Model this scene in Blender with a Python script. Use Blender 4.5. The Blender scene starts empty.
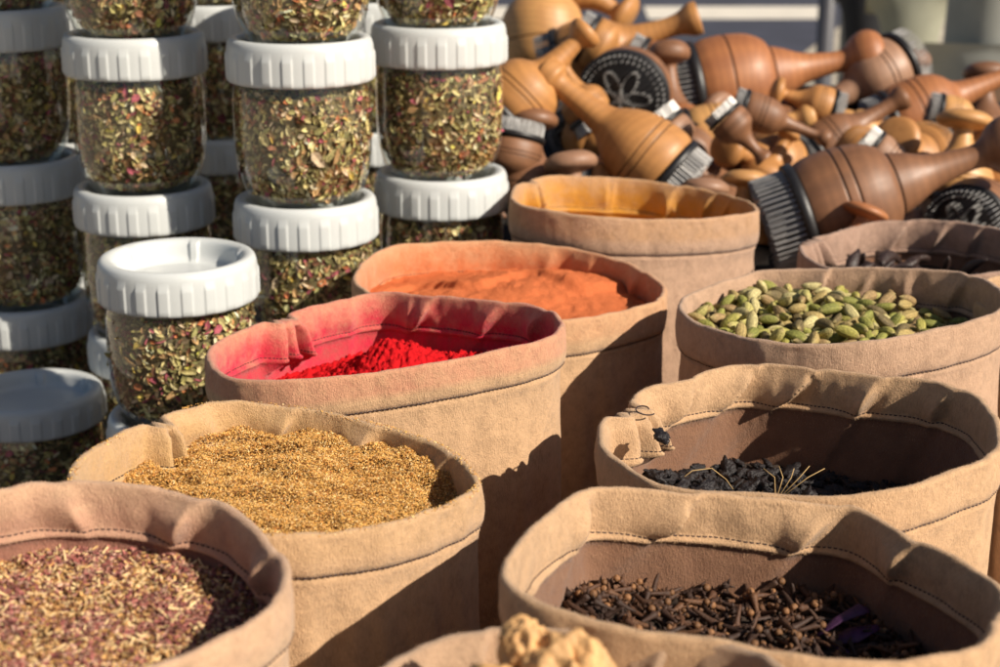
import bpy, math, random
import numpy as np
from mathutils import Vector, Matrix, noise
rng = np.random.default_rng(7); random.seed(7)
SC = bpy.context.scene
COL = SC.collection
R = math.radians
# ------------------------------------------------------------------ camera
F = 1600.0; PITCH = R(17.2); CAMZ = 0.70
cam_d = bpy.data.cameras.new('camera'); cam = bpy.data.objects.new('camera', cam_d); COL.objects.link(cam)
cam.location = (0, 0, CAMZ); cam.rotation_euler = (R(90) - PITCH, 0, 0)
cam_d.sensor_width = 36; cam_d.lens = 57.6; cam_d.clip_start = .02; cam_d.clip_end = 500
cam_d.dof.use_dof = True; cam_d.dof.focus_distance = 1.10; cam_d.dof.aperture_fstop = 9.5
SC.camera = cam

def ray(px, py):
    x = (px - 500) / F; y = -(py - 333.5) / F
    return Vector((x, math.cos(PITCH) + y * math.sin(PITCH), -math.sin(PITCH) + y * math.cos(PITCH)))
def at(px, py, depth):                       # world point of a photo pixel at a distance along the lens axis
    return Vector((0, 0, CAMZ)) + ray(px, py) * depth

# ------------------------------------------------------------------ object helpers
def link(o, parent=None):
    COL.objects.link(o)
    if parent is not None: o.parent = parent
    return o
def tag(o, label=None, cat=None, group=None, kind=None):
    if label: o['label'] = label
    if cat: o['category'] = cat
    if group: o['group'] = group
    if kind: o['kind'] = kind
    return o
def empty(name, loc=(0, 0, 0)):
    o = bpy.data.objects.new(name, None); o.empty_display_size = .02; o.location = loc
    return link(o)
def mesh_np(name, V, Fc, mats, parent=None, smooth=True, col=None, colname='col', midx=None):
    me = bpy.data.meshes.new(name)
    V = np.asarray(V, dtype=np.float32)
    if isinstance(Fc, np.ndarray):
        n, k = Fc.shape
        me.vertices.add(len(V)); me.vertices.foreach_set('co', V.ravel())
        me.loops.add(n * k); me.loops.foreach_set('vertex_index', Fc.astype(np.int32).ravel())
        me.polygons.add(n); me.polygons.foreach_set('loop_start', np.arange(0, n * k, k, dtype=np.int32))
        me.polygons.foreach_set('loop_total', np.full(n, k, dtype=np.int32))
        me.update(calc_edges=True)
    else:
        me.from_pydata([tuple(map(float, v)) for v in V], [], Fc); me.update()
    me.polygons.foreach_set('use_smooth', [smooth] * len(me.polygons))
    if midx is not None: me.polygons.foreach_set('material_index', midx)
    if col is not None:
        col = np.asarray(col, dtype=np.float32)
        a = me.color_attributes.new(colname, 'FLOAT_COLOR', 'POINT')
        if col.ndim == 1: col = np.stack([col] * 3, 1)
        a.data.foreach_set('color', np.hstack([col, np.ones((len(col), 1), np.float32)]).ravel())
    if not isinstance(mats, (list, tuple)): mats = [mats]
    for m in mats: me.materials.append(m)
    me.validate(clean_customdata=False)
    return link(bpy.data.objects.new(name, me), parent)
def grid_faces(nr, nc, closed=True):
    i = np.arange(nr - 1)[:, None]; j = np.arange(nc if closed else nc - 1)[None, :]
    j2 = (j + 1) % nc
    return np.stack([i * nc + j, i * nc + j2, (i + 1) * nc + j2, (i + 1) * nc + j], -1).reshape(-1, 4)
def lathe(prof, n=48, axis_z=True):
    th = np.linspace(0, 2 * math.pi, n, endpoint=False)
    P = np.array(prof, float)
    V = np.stack([P[:, 0:1] * np.cos(th), P[:, 0:1] * np.sin(th), np.repeat(P[:, 1:2], n, 1)], -1).reshape(-1, 3)
    return V, grid_faces(len(P), n)
def smooth_profile(pts, k=6):
    """Catmull-Rom through open profile points"""
    P = [Vector((a, b)) for a, b in pts]; out = []
    for i in range(len(P) - 1):
        p0 = P[max(i - 1, 0)]; p1 = P[i]; p2 = P[i + 1]; p3 = P[min(i + 2, len(P) - 1)]
        for s in range(k):
            t = s / k
            q = .5 * ((2 * p1) + (p2 - p0) * t + (2 * p0 - 5 * p1 + 4 * p2 - p3) * t * t + (-p0 + 3 * p1 - 3 * p2 + p3) * t ** 3)
            out.append((max(q[0], 0), q[1]))
    out.append(tuple(P[-1]))
    return out
def boxes(lst):
    V = []; Fc = []
    for (x0, x1, y0, y1, z0, z1) in lst:
        b = len(V)
        V += [(x0, y0, z0), (x1, y0, z0), (x1, y1, z0), (x0, y1, z0), (x0, y0, z1), (x1, y0, z1), (x1, y1, z1), (x0, y1, z1)]
        Fc += [[b, b+3, b+2, b+1], [b+4, b+5, b+6, b+7], [b, b+1, b+5, b+4], [b+1, b+2, b+6, b+5], [b+2, b+3, b+7, b+6], [b+3, b, b+4, b+7]]
    return V, Fc
def box_obj(name, lst, mat, parent=None, bevel=.003):
    V, Fc = boxes(lst)
    o = mesh_np(name, V, Fc, mat, parent, smooth=False)
    if bevel:
        m = o.modifiers.new('bevel', 'BEVEL'); m.width = bevel; m.segments = 2
    return o
def tube(path, rad, n=10, flat=1.0, up=(0, 0, 1)):
    """capped tube along path; rad list; flat squashes it along the second axis"""
    path = [Vector(p) for p in path]; V = []; m = len(path)
    for i, p in enumerate(path):
        t = (path[min(i + 1, m - 1)] - path[max(i - 1, 0)]).normalized()
        a = t.cross(Vector(up))
        if a.length < 1e-4: a = t.cross(Vector((1, 0, 0)))
        a.normalize(); b = a.cross(t)
        for k in range(n):
            an = 2 * math.pi * k / n
            V.append(p + a * (math.cos(an) * rad[i]) + b * (math.sin(an) * rad[i] * flat))
    Fc = grid_faces(m, n).tolist()
    Fc.append(list(range(n))[::-1]); Fc.append([(m - 1) * n + k for k in range(n)])
    return V, Fc
def merge(parts):
    V = []; Fc = []
    for v, f in parts:
        b = len(V); V += [tuple(q) for q in v]; Fc += [[i + b for i in fc] for fc in f]
    return V, Fc
def fbm(x, y, z=0., o=3):
    return noise.fractal(Vector((x, y, z)), 1.0, 2.0, o)

# ------------------------------------------------------------------ materials
class NT:
    def __init__(s, name):
        s.m = bpy.data.materials.new(name); s.m.use_nodes = True
        s.t = s.m.node_tree; s.b = s.t.nodes['Principled BSDF']; s.out = s.t.nodes['Material Output']
    def n(s, typ, **kw):
        nd = s.t.nodes.new(typ)
        for k, v in kw.items():
            if k in nd.inputs.keys(): nd.inputs[k].default_value = v
            else: setattr(nd, k, v)
        return nd
    def l(s, a, b): s.t.links.new(a, b)
    def coord(s, scale=(1, 1, 1), rot=(0, 0, 0)):
        tc = s.n('ShaderNodeTexCoord'); mp = s.n('ShaderNodeMapping'); mp.inputs['Scale'].default_value = scale; mp.inputs['Rotation'].default_value = rot
        s.l(tc.outputs['Object'], mp.inputs['Vector']); return mp.outputs[0]
    def noise(s, vec, scale, detail=4, rough=.55):
        n = s.n('ShaderNodeTexNoise'); n.inputs['Scale'].default_value = scale; n.inputs['Detail'].default_value = detail; n.inputs['Roughness'].default_value = rough
        s.l(vec, n.inputs['Vector']); return n.outputs['Fac']
    def ramp(s, fac, stops):
        r = s.n('ShaderNodeValToRGB'); e = r.color_ramp.elements
        while len(e) < len(stops): e.new(.5)
        for el, (p, c) in zip(e, stops): el.position = p; el.color = (*c, 1) if len(c) == 3 else c
        s.l(fac, r.inputs[0]); return r.outputs[0]
    def mix(s, fac, a, b, mode='MIX'):
        m = s.n('ShaderNodeMix', data_type='RGBA', blend_type=mode)
        for sock, v in ((m.inputs[0], fac), (m.inputs[6], a), (m.inputs[7], b)):
            if isinstance(v, (int, float)): sock.default_value = v
            elif isinstance(v, tuple): sock.default_value = (*v, 1) if len(v) == 3 else v
            else: s.l(v, sock)
        return m.outputs[2]
    def math(s, op, a, b=0.):
        m = s.n('ShaderNodeMath', operation=op)
        for sock, v in ((m.inputs[0], a), (m.inputs[1], b)):
            if isinstance(v, (int, float)): sock.default_value = v
            else: s.l(v, sock)
        return m.outputs[0]
    def bump(s, h, dist, strength=1., prev=None):
        b = s.n('ShaderNodeBump'); b.inputs['Distance'].default_value = dist; b.inputs['Strength'].default_value = strength
        s.l(h, b.inputs['Height'])
        if prev: s.l(prev, b.inputs['Normal'])
        return b.outputs[0]
    def fin(s, color=None, rough=None, normal=None, **kw):
        if color is not None:
            if isinstance(color, tuple): s.b.inputs['Base Color'].default_value = (*color, 1)
            else: s.l(color, s.b.inputs['Base Color'])
        if rough is not None:
            if isinstance(rough, (int, float)): s.b.inputs['Roughness'].default_value = rough
            else: s.l(rough, s.b.inputs['Roughness'])
        if normal is not None: s.l(normal, s.b.inputs['Normal'])
        for k, v in kw.items():
            s.b.inputs[k.replace('_', ' ')].default_value = v
        return s.m
    def attr(s, name='col'):
        a = s.n('ShaderNodeAttribute'); a.attribute_name = name; return a

def mat_suede(name, base, dust=None, dust_dark=None):
    m = NT(name); c = m.coord()
    big = m.noise(c, 14, 4); fine = m.noise(c, 900, 3, .7)
    st = m.coord((260, 260, 60)); nap = m.noise(st, 4.5, 4, .65)
    mid = m.noise(c, 90, 5, .7)
    b = base
    col = m.ramp(mid, [(.25, tuple(x * .62 for x in b)), (.52, b), (.8, tuple(min(1, x * 1.24) for x in b))])
    spot = m.ramp(m.noise(c, 24, 6, .7), [(.56, (0,) * 3), (.72, (.35,) * 3)]); col = m.mix(spot, col, tuple(x * .62 for x in b)); col = m.mix(m.math('MULTIPLY', big, .45), col, tuple(min(1, x * y) for x, y in zip(b, (.78, .74, .72))))
    col = m.mix(m.ramp(nap, [(.40, (.0,) * 3), (.70, (.42,) * 3)]), col, tuple(min(1, x * 1.45) for x in b))
    col = m.mix(m.attr('lining').outputs['Fac'], col, m.mix(mid, (.17, .082, .05), (.27, .145, .085)))  # darker suede reverse below the hem, with the inside shade mixed in
    if dust:
        a = m.attr('dust')
        f = m.math('MULTIPLY', a.outputs['Fac'], m.ramp(m.noise(c, 60, 6, .75), [(.28, (.42,) * 3), (.58, (1.,) * 3)]))
        col = m.mix(f, col, dust)
    h = m.math('ADD', m.math('MULTIPLY', nap, .7), m.math('MULTIPLY', fine, .5))
    nb = m.bump(mid, .0019, .8)
    nb = m.bump(h, .0013, 1., nb)
    return m.fin(col, .95, nb, Sheen_Weight=.18, Sheen_Roughness=.5, Specular_IOR_Level=.1)
def mat_attr(name, rough=.8, mult=1., bumpd=.0006, bs=500, spec=.2, sss=0.):
    m = NT(name); a = m.attr('col'); c = m.coord()
    n = m.noise(c, bs, 4)
    col = m.mix(1., a.outputs['Color'], m.ramp(n, [(.25, (.6,) * 3), (.75, (1.35 * mult,) * 3)]), 'MULTIPLY')
    return m.fin(col, rough, m.bump(n, bumpd, 1.), Specular_IOR_Level=spec)
def mat_plain(name, colr, rough=.6, var=.25, scale=60, bumpd=.0005, **kw):
    m = NT(name); c = m.coord(); n = m.noise(c, scale, 5)
    col = m.ramp(n, [(.25, tuple(x * (1 - var) for x in colr)), (.75, tuple(min(1, x * (1 + var)) for x in colr))])
    return m.fin(col, rough, m.bump(n, bumpd, 1.), **kw)
def mat_powder(name, base, dark, scale=420):
    m = NT(name); c = m.coord()
    n1 = m.noise(c, scale, 6, .75); n2 = m.noise(c, 45, 4)
    col = m.ramp(n1, [(.28, dark), (.55, base), (.8, tuple(min(1, x * 1.2) for x in base))])
    col = m.mix(m.math('MULTIPLY', n2, .35), col, dark)
    return m.fin(col, .95, m.bump(n1, .0022, 1., m.bump(n2, .003, .5)), Specular_IOR_Level=.08)
def mat_wood(name, base, dark):
    m = NT(name); c = m.coord((26, 26, 3.2)); n = m.noise(c, 1.6, 6, .6)
    w = m.n('ShaderNodeTexWave', wave_type='RINGS'); w.inputs['Scale'].default_value = 1.3; w.inputs['Distortion'].default_value = 5; w.inputs['Detail'].default_value = 3
    m.l(m.coord((22, 9, 22), (.3, .2, 0)), w.inputs['Vector'])
    col = m.mix(w.outputs['Fac'], base, tuple(x * .86 for x in base))
    col = m.mix(m.ramp(n, [(.35, (0,) * 3), (.8, (.75,) * 3)]), col, dark)
    big = m.noise(m.coord(), 9, 3)
    col = m.mix(m.ramp(big, [(.42, (0,) * 3), (.75, (.5,) * 3)]), col, dark)
    a = m.attr('burn'); col = m.mix(a.outputs['Fac'], col, (.012, .007, .004))
    rgh = m.ramp(n, [(.3, (.44,) * 3), (.8, (.66,) * 3)])
    return m.fin(col, rgh, m.bump(n, .0008, .5), Coat_Weight=.06, Coat_Roughness=.4)

SUEDE = (.53, .338, .192)
M = {}
M['powder_red'] = mat_powder('red_powder', (.68, .014, .018), (.36, .004, .008), 300)
M['powder_orange'] = mat_powder('orange_powder', (.70, .20, .075), (.52, .12, .04), 700)
M['powder_yellow'] = mat_powder('yellow_powder', (.62, .27, .012), (.45, .17, .008))
M['grain'] = mat_attr('spice_grain', .62, 1., .0002, 900, .35)
M['chips'] = mat_attr('herb_chips', .85, 1., .0003, 700, .15)
M['flake'] = mat_attr('tea_flakes', .8, 1., .0004, 500, .15)
M['under'] = mat_plain('dark_underlayer', (.03, .017, .010), .9)
M['under_gold'] = mat_plain('gold_underlayer', (.30, .165, .045), .9, .4, 400)
M['under_pink'] = mat_plain('pink_underlayer', (.22, .085, .07), .9, .5, 300)
M['under_green'] = mat_plain('green_underlayer', (.08, .07, .025), .9)
M['under_herb'] = mat_plain('herb_underlayer', (.13, .10, .045), .9, .6, 300, .002)
M['thread'] = mat_plain('dark_thread', (.035, .018, .018), .8)
M['cord'] = mat_plain('tan_cord', (.24, .13, .07), .85)
M['lid'] = mat_plain('white_plastic', (.53, .55, .545), .38, .03, 20, .0002, Subsurface_Weight=.15, Subsurface_Radius=(.004, .004, .004))
M['black'] = mat_plain('black_plate', (.012, .011, .012), .45, .3)
M['pin'] = mat_plain('dull_steel_pins', (.36, .35, .34), .4, .2, 300, .0001, Metallic=.5)
M['clove'] = mat_attr('clove_brown', .62, 1., .0005, 900, .35)
M['pod'] = mat_attr('cardamom_husk', .7, 1., .0006, 450, .25)
M['straw'] = mat_plain('dry_straw', (.50, .33, .14), .8)
M['berry'] = mat_plain('black_dried_fruit', (.014, .010, .011), .5, .5, 500, .002)
M['petal'] = mat_plain('purple_dried_petal', (.055, .014, .06), .6, .4, 200)
M['chilli'] = mat_plain('dark_dried_pod', (.030, .016, .013), .5, .5, 300, .001)
M['root'] = mat_plain('pale_dried_root', (.60, .34, .14), .65, .5, 60, .005)
def mat_glass():
    m = NT('jar_glass'); nt = m.t
    tr = m.n('ShaderNodeBsdfTransparent'); tr.inputs[0].default_value = (.93, .95, .93, 1)
    gl = m.n('ShaderNodeBsdfGlossy'); gl.inputs['Roughness'].default_value = .04; gl.inputs[0].default_value = (1, 1, 1, 1)
    fr = m.n('ShaderNodeFresnel'); fr.inputs['IOR'].default_value = 1.5
    geo = m.n('ShaderNodeNewGeometry'); ior = m.math('SUBTRACT', 1.5, m.math('MULTIPLY', geo.outputs['Backfacing'], 1.5 - 1 / 1.5)); m.l(ior, fr.inputs['IOR'])
    c = m.coord(); nb = m.bump(m.noise(c, 55, 2), .0012, .6); m.l(nb, gl.inputs['Normal']); m.l(nb, fr.inputs['Normal'])
    mx = m.n('ShaderNodeMixShader'); m.l(m.math('MULTIPLY', fr.outputs[0], 1.5), mx.inputs[0]); m.l(tr.outputs[0], mx.inputs[1]); m.l(gl.outputs[0], mx.inputs[2])
    m.l(mx.outputs[0], m.out.inputs['Surface']); return m.m
M['glass'] = mat_glass()
WOODS = {
 'honey': mat_wood('honey_wood', (.50, .235, .075), (.27, .11, .03)),
 'pale': mat_wood('pale_wood', (.58, .31, .11), (.36, .16, .05)),
 'red': mat_wood('reddish_wood', (.40, .16, .06), (.22, .07, .025)),
 'brown': mat_wood('walnut_wood', (.25, .115, .055), (.11, .045, .02)),
 'grey': mat_wood('weathered_wood', (.36, .20, .12), (.20, .10, .06)),
}
M['table'] = mat_wood('table_boards', (.20, .12, .07), (.09, .05, .03))
M['cloth'] = mat_plain('black_cloth', (.014, .013, .016), .95, .3, 90, .001)
SUN_AZ = 57; SUN_EL = 34; SUN_E = 5.0; SKY = .048; EXPO = 0.46
RIMS = {"S1": [[-0.2063, 0.6853], [[-0.3065, 0.6715, 0.3756], [-0.3112, 0.7017, 0.3768], [-0.3008, 0.7398, 0.3773], [-0.2828, 0.7613, 0.3769], [-0.261, 0.7741, 0.376], [-0.2335, 0.788, 0.3747], [-0.1856, 0.7867, 0.3718], [-0.1491, 0.7739, 0.3692], [-0.1274, 0.7503, 0.3672], [-0.1076, 0.7157, 0.365], [-0.1014, 0.6854, 0.3637], [-0.1084, 0.6586, 0.3633], [-0.1288, 0.6269, 0.3636], [-0.1559, 0.6017, 0.3645], [-0.1853, 0.5861, 0.3658], [-0.221, 0.5826, 0.3678], [-0.2547, 0.5972, 0.3703], [-0.2829, 0.6277, 0.3729]]], "S2": [[-0.1296, 0.8953], [[-0.2425, 0.8418, 0.3537], [-0.2448, 0.8873, 0.3516], [-0.2265, 0.9447, 0.3473], [-0.1985, 0.9975, 0.3424], [-0.1575, 1.0104, 0.3385], [-0.1129, 0.9991, 0.3355], [-0.0649, 0.974, 0.3329], [-0.0315, 0.9411, 0.3319], [-0.0144, 0.8923, 0.3329], [-0.0187, 0.8652, 0.3346], [-0.0395, 0.8329, 0.3379], [-0.0657, 0.8059, 0.3414], [-0.0965, 0.7879, 0.3447], [-0.1274, 0.7803, 0.3476], [-0.1596, 0.7825, 0.35], [-0.1943, 0.7962, 0.3521], [-0.2226, 0.8134, 0.3535]]], "S3": [[-0.086, 1.1931], [[-0.2171, 1.1308, 0.3309], [-0.2176, 1.1862, 0.3275], [-0.2021, 1.2221, 0.3263], [-0.1904, 1.2469, 0.3255], [-0.1517, 1.2959, 0.3249], [-0.1036, 1.3303, 0.3257], [-0.0594, 1.3063, 0.3298], [-0.0166, 1.2794, 0.334], [0.0244, 1.2498, 0.3382], [0.0441, 1.2089, 0.3419], [0.0456, 1.1616, 0.3448], [0.0296, 1.1278, 0.3459], [-0.0215, 1.0925, 0.3449], [-0.0705, 1.07, 0.3433], [-0.1116, 1.0575, 0.3416], [-0.1534, 1.0559, 0.3392], [-0.1914, 1.0747, 0.3358]]], "S4": [[0.008, 1.4507], [[-0.1353, 1.4529, 0.3107], [-0.1163, 1.544, 0.31], [-0.0711, 1.5801, 0.3082], [0.0021, 1.5962, 0.3052], [0.0752, 1.5785, 0.3023], [0.1261, 1.5261, 0.3003], [0.1512, 1.4592, 0.2993], [0.149, 1.4071, 0.2994], [0.1273, 1.3779, 0.3002], [0.0929, 1.3448, 0.3016], [0.0543, 1.3214, 0.3031], [0.0, 1.3053, 0.3053], [-0.0515, 1.3163, 0.3074], [-0.097, 1.3564, 0.3092], [-0.1254, 1.4017, 0.3103]]], "S5": [[0.1453, 1.7153], [[0.0128, 1.6783, 0.3344], [0.0224, 1.7584, 0.3307], [0.0545, 1.8252, 0.3261], [0.1077, 1.8446, 0.3221], [0.1706, 1.8387, 0.3186], [0.2296, 1.8041, 0.3164], [0.268, 1.7516, 0.3162], [0.2778, 1.6992, 0.3177], [0.2685, 1.6668, 0.3196], [0.2223, 1.6238, 0.324], [0.1633, 1.5944, 0.3288], [0.1015, 1.586, 0.3328], [0.0514, 1.6087, 0.3349], [0.0209, 1.639, 0.3355]]], "S6": [[0.2862, 1.2907], [[0.1546, 1.3122, 0.3184], [0.1662, 1.3539, 0.3172], [0.2102, 1.3995, 0.3185], [0.2468, 1.4249, 0.3201], [0.3283, 1.4078, 0.3275], [0.3831, 1.3788, 0.3334], [0.4088, 1.3567, 0.3365], [0.4178, 1.3052, 0.3398], [0.4106, 1.2482, 0.3421], [0.3805, 1.2032, 0.3419], [0.3145, 1.1666, 0.3385], [0.2578, 1.1566, 0.3344], [0.2069, 1.178, 0.3293], [0.172, 1.2299, 0.3239], [0.1572, 1.2684, 0.3208]]], "S7": [[0.4306, 1.5962], [[0.3126, 1.6077, 0.2928], [0.3244, 1.6497, 0.2931], [0.3577, 1.6739, 0.2949], [0.3848, 1.7007, 0.2962], [0.4167, 1.7171, 0.298], [0.4529, 1.7174, 0.3001], [0.4854, 1.7037, 0.3022], [0.5134, 1.6765, 0.3042], [0.5357, 1.6372, 0.3059], [0.5485, 1.5797, 0.3072], [0.5397, 1.5308, 0.3072], [0.5112, 1.4934, 0.3059], [0.4579, 1.4749, 0.3029], [0.4023, 1.4802, 0.2995], [0.3509, 1.5075, 0.2961], [0.3195, 1.5468, 0.2938]]], "S8": [[0.1983, 1.0133], [[0.0682, 1.0118, 0.3172], [0.0726, 1.0399, 0.3169], [0.0887, 1.0608, 0.3175], [0.1037, 1.0966, 0.3177], [0.1366, 1.1191, 0.3192], [0.1842, 1.1475, 0.3215], [0.2311, 1.1283, 0.3247], [0.2721, 1.1033, 0.3276], [0.3093, 1.082, 0.3303], [0.3285, 1.0444, 0.3322], [0.3274, 0.992, 0.3332], [0.3173, 0.9493, 0.3334], [0.3012, 0.9265, 0.3329], [0.2746, 0.9081, 0.3317], [0.2442, 0.8878, 0.3303], [0.2143, 0.8794, 0.3286], [0.1847, 0.8791, 0.3269], [0.1489, 0.8892, 0.3245], [0.1005, 0.9096, 0.3212], [0.078, 0.953, 0.319], [0.0688, 0.9785, 0.3179]]], "S9": [[0.1284, 0.7485], [[0.0035, 0.7222, 0.3571], [0.0119, 0.7598, 0.3534], [0.0256, 0.8021, 0.349], [0.0408, 0.8381, 0.3449], [0.0548, 0.8559, 0.3423], [0.1105, 0.8617, 0.3374], [0.1644, 0.8596, 0.3332], [0.2034, 0.856, 0.3304], [0.2257, 0.8149, 0.3319], [0.2479, 0.7717, 0.3336], [0.2534, 0.7363, 0.336], [0.2451, 0.7061, 0.3391], [0.23, 0.6756, 0.3427], [0.2111, 0.6542, 0.3459], [0.1817, 0.6393, 0.3495], [0.1392, 0.6353, 0.3532], [0.0993, 0.6456, 0.3556], [0.0582, 0.6551, 0.3581], [0.025, 0.6712, 0.3595], [0.0062, 0.6936, 0.3592]]], "S10": [[0.0334, 0.574], [[-0.0607, 0.5812, 0.3575], [-0.0579, 0.6066, 0.3556], [-0.0474, 0.6273, 0.3541], [-0.0342, 0.6471, 0.3528], [-0.0165, 0.6609, 0.352], [0.0028, 0.6657, 0.352], [0.0323, 0.6644, 0.3527], [0.0605, 0.6608, 0.3536], [0.088, 0.6494, 0.3551], [0.1107, 0.6353, 0.3566], [0.1234, 0.6119, 0.3588], [0.1276, 0.5801, 0.3614], [0.1218, 0.5498, 0.3637], [0.1034, 0.515, 0.3661], [0.0709, 0.491, 0.3674], [0.0314, 0.4822, 0.3673], [-0.0071, 0.4937, 0.3656], [-0.0373, 0.5199, 0.3629], [-0.0542, 0.5522, 0.36]]], "S11": [[0.5066, 1.3309], [[0.4203, 1.3605, 0.3172], [0.4395, 1.3994, 0.3176], [0.4675, 1.4175, 0.3193], [0.5144, 1.4217, 0.3229], [0.5549, 1.4079, 0.3265], [0.5878, 1.3771, 0.3301], [0.5988, 1.3396, 0.3321], [0.588, 1.2933, 0.3326], [0.566, 1.2599, 0.3319], [0.5258, 1.2401, 0.3293], [0.4782, 1.2416, 0.3254], [0.4321, 1.2744, 0.3207], [0.4144, 1.313, 0.3182]]]}

# ================================================================== SACKS
NTH = 480
TH = np.linspace(-math.pi, math.pi, NTH, endpoint=False)
class Rim:
    def __init__(s, key):
        c, Q = RIMS[key]; Q = np.array(Q); n = len(Q); pts = []
        for i in range(n):
            p0, p1, p2, p3 = Q[i - 1], Q[i], Q[(i + 1) % n], Q[(i + 2) % n]
            for t in np.linspace(0, 1, 24, endpoint=False):
                # centripetal-ish: plain Catmull-Rom at tension .5
                pts.append(.5 * ((2 * p1) + (p2 - p0) * t + (2 * p0 - 5 * p1 + 4 * p2 - p3) * t * t + (-p0 + 3 * p1 - 3 * p2 + p3) * t ** 3))
        pts = np.array(pts); s.c = np.array(c)
        an = np.arctan2(pts[:, 1] - c[1], pts[:, 0] - c[0]); r = np.hypot(pts[:, 1] - c[1], pts[:, 0] - c[0])
        o = np.argsort(an); an, r, z = an[o], r[o], pts[o, 2]
        s.r = np.interp(TH, an, r, period=2 * math.pi); s.z = np.interp(TH, an, z, period=2 * math.pi)
        for _ in range(3):
            s.r = .5 * s.r + .25 * (np.roll(s.r, 1) + np.roll(s.r, -1)); s.z = .5 * s.z + .25 * (np.roll(s.z, 1) + np.roll(s.z, -1))
        s.rm = float(s.r.mean()); s.zm = float(s.z.mean())
    def R(s, th): return np.interp(th, TH, s.r, period=2 * math.pi)
    def Z(s, th): return np.interp(th, TH, s.z, period=2 * math.pi)

def vnoise(X, Y, Z, sc, seed, octs=3):
    out = np.empty(X.size)
    xs, ys, zs = X.ravel() * sc + seed * 7.3, Y.ravel() * sc, Z.ravel() * sc
    for i in range(X.size): out[i] = noise.fractal((xs[i], ys[i], zs[i]), 1., 2., octs)
    return out.reshape(X.shape)

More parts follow.
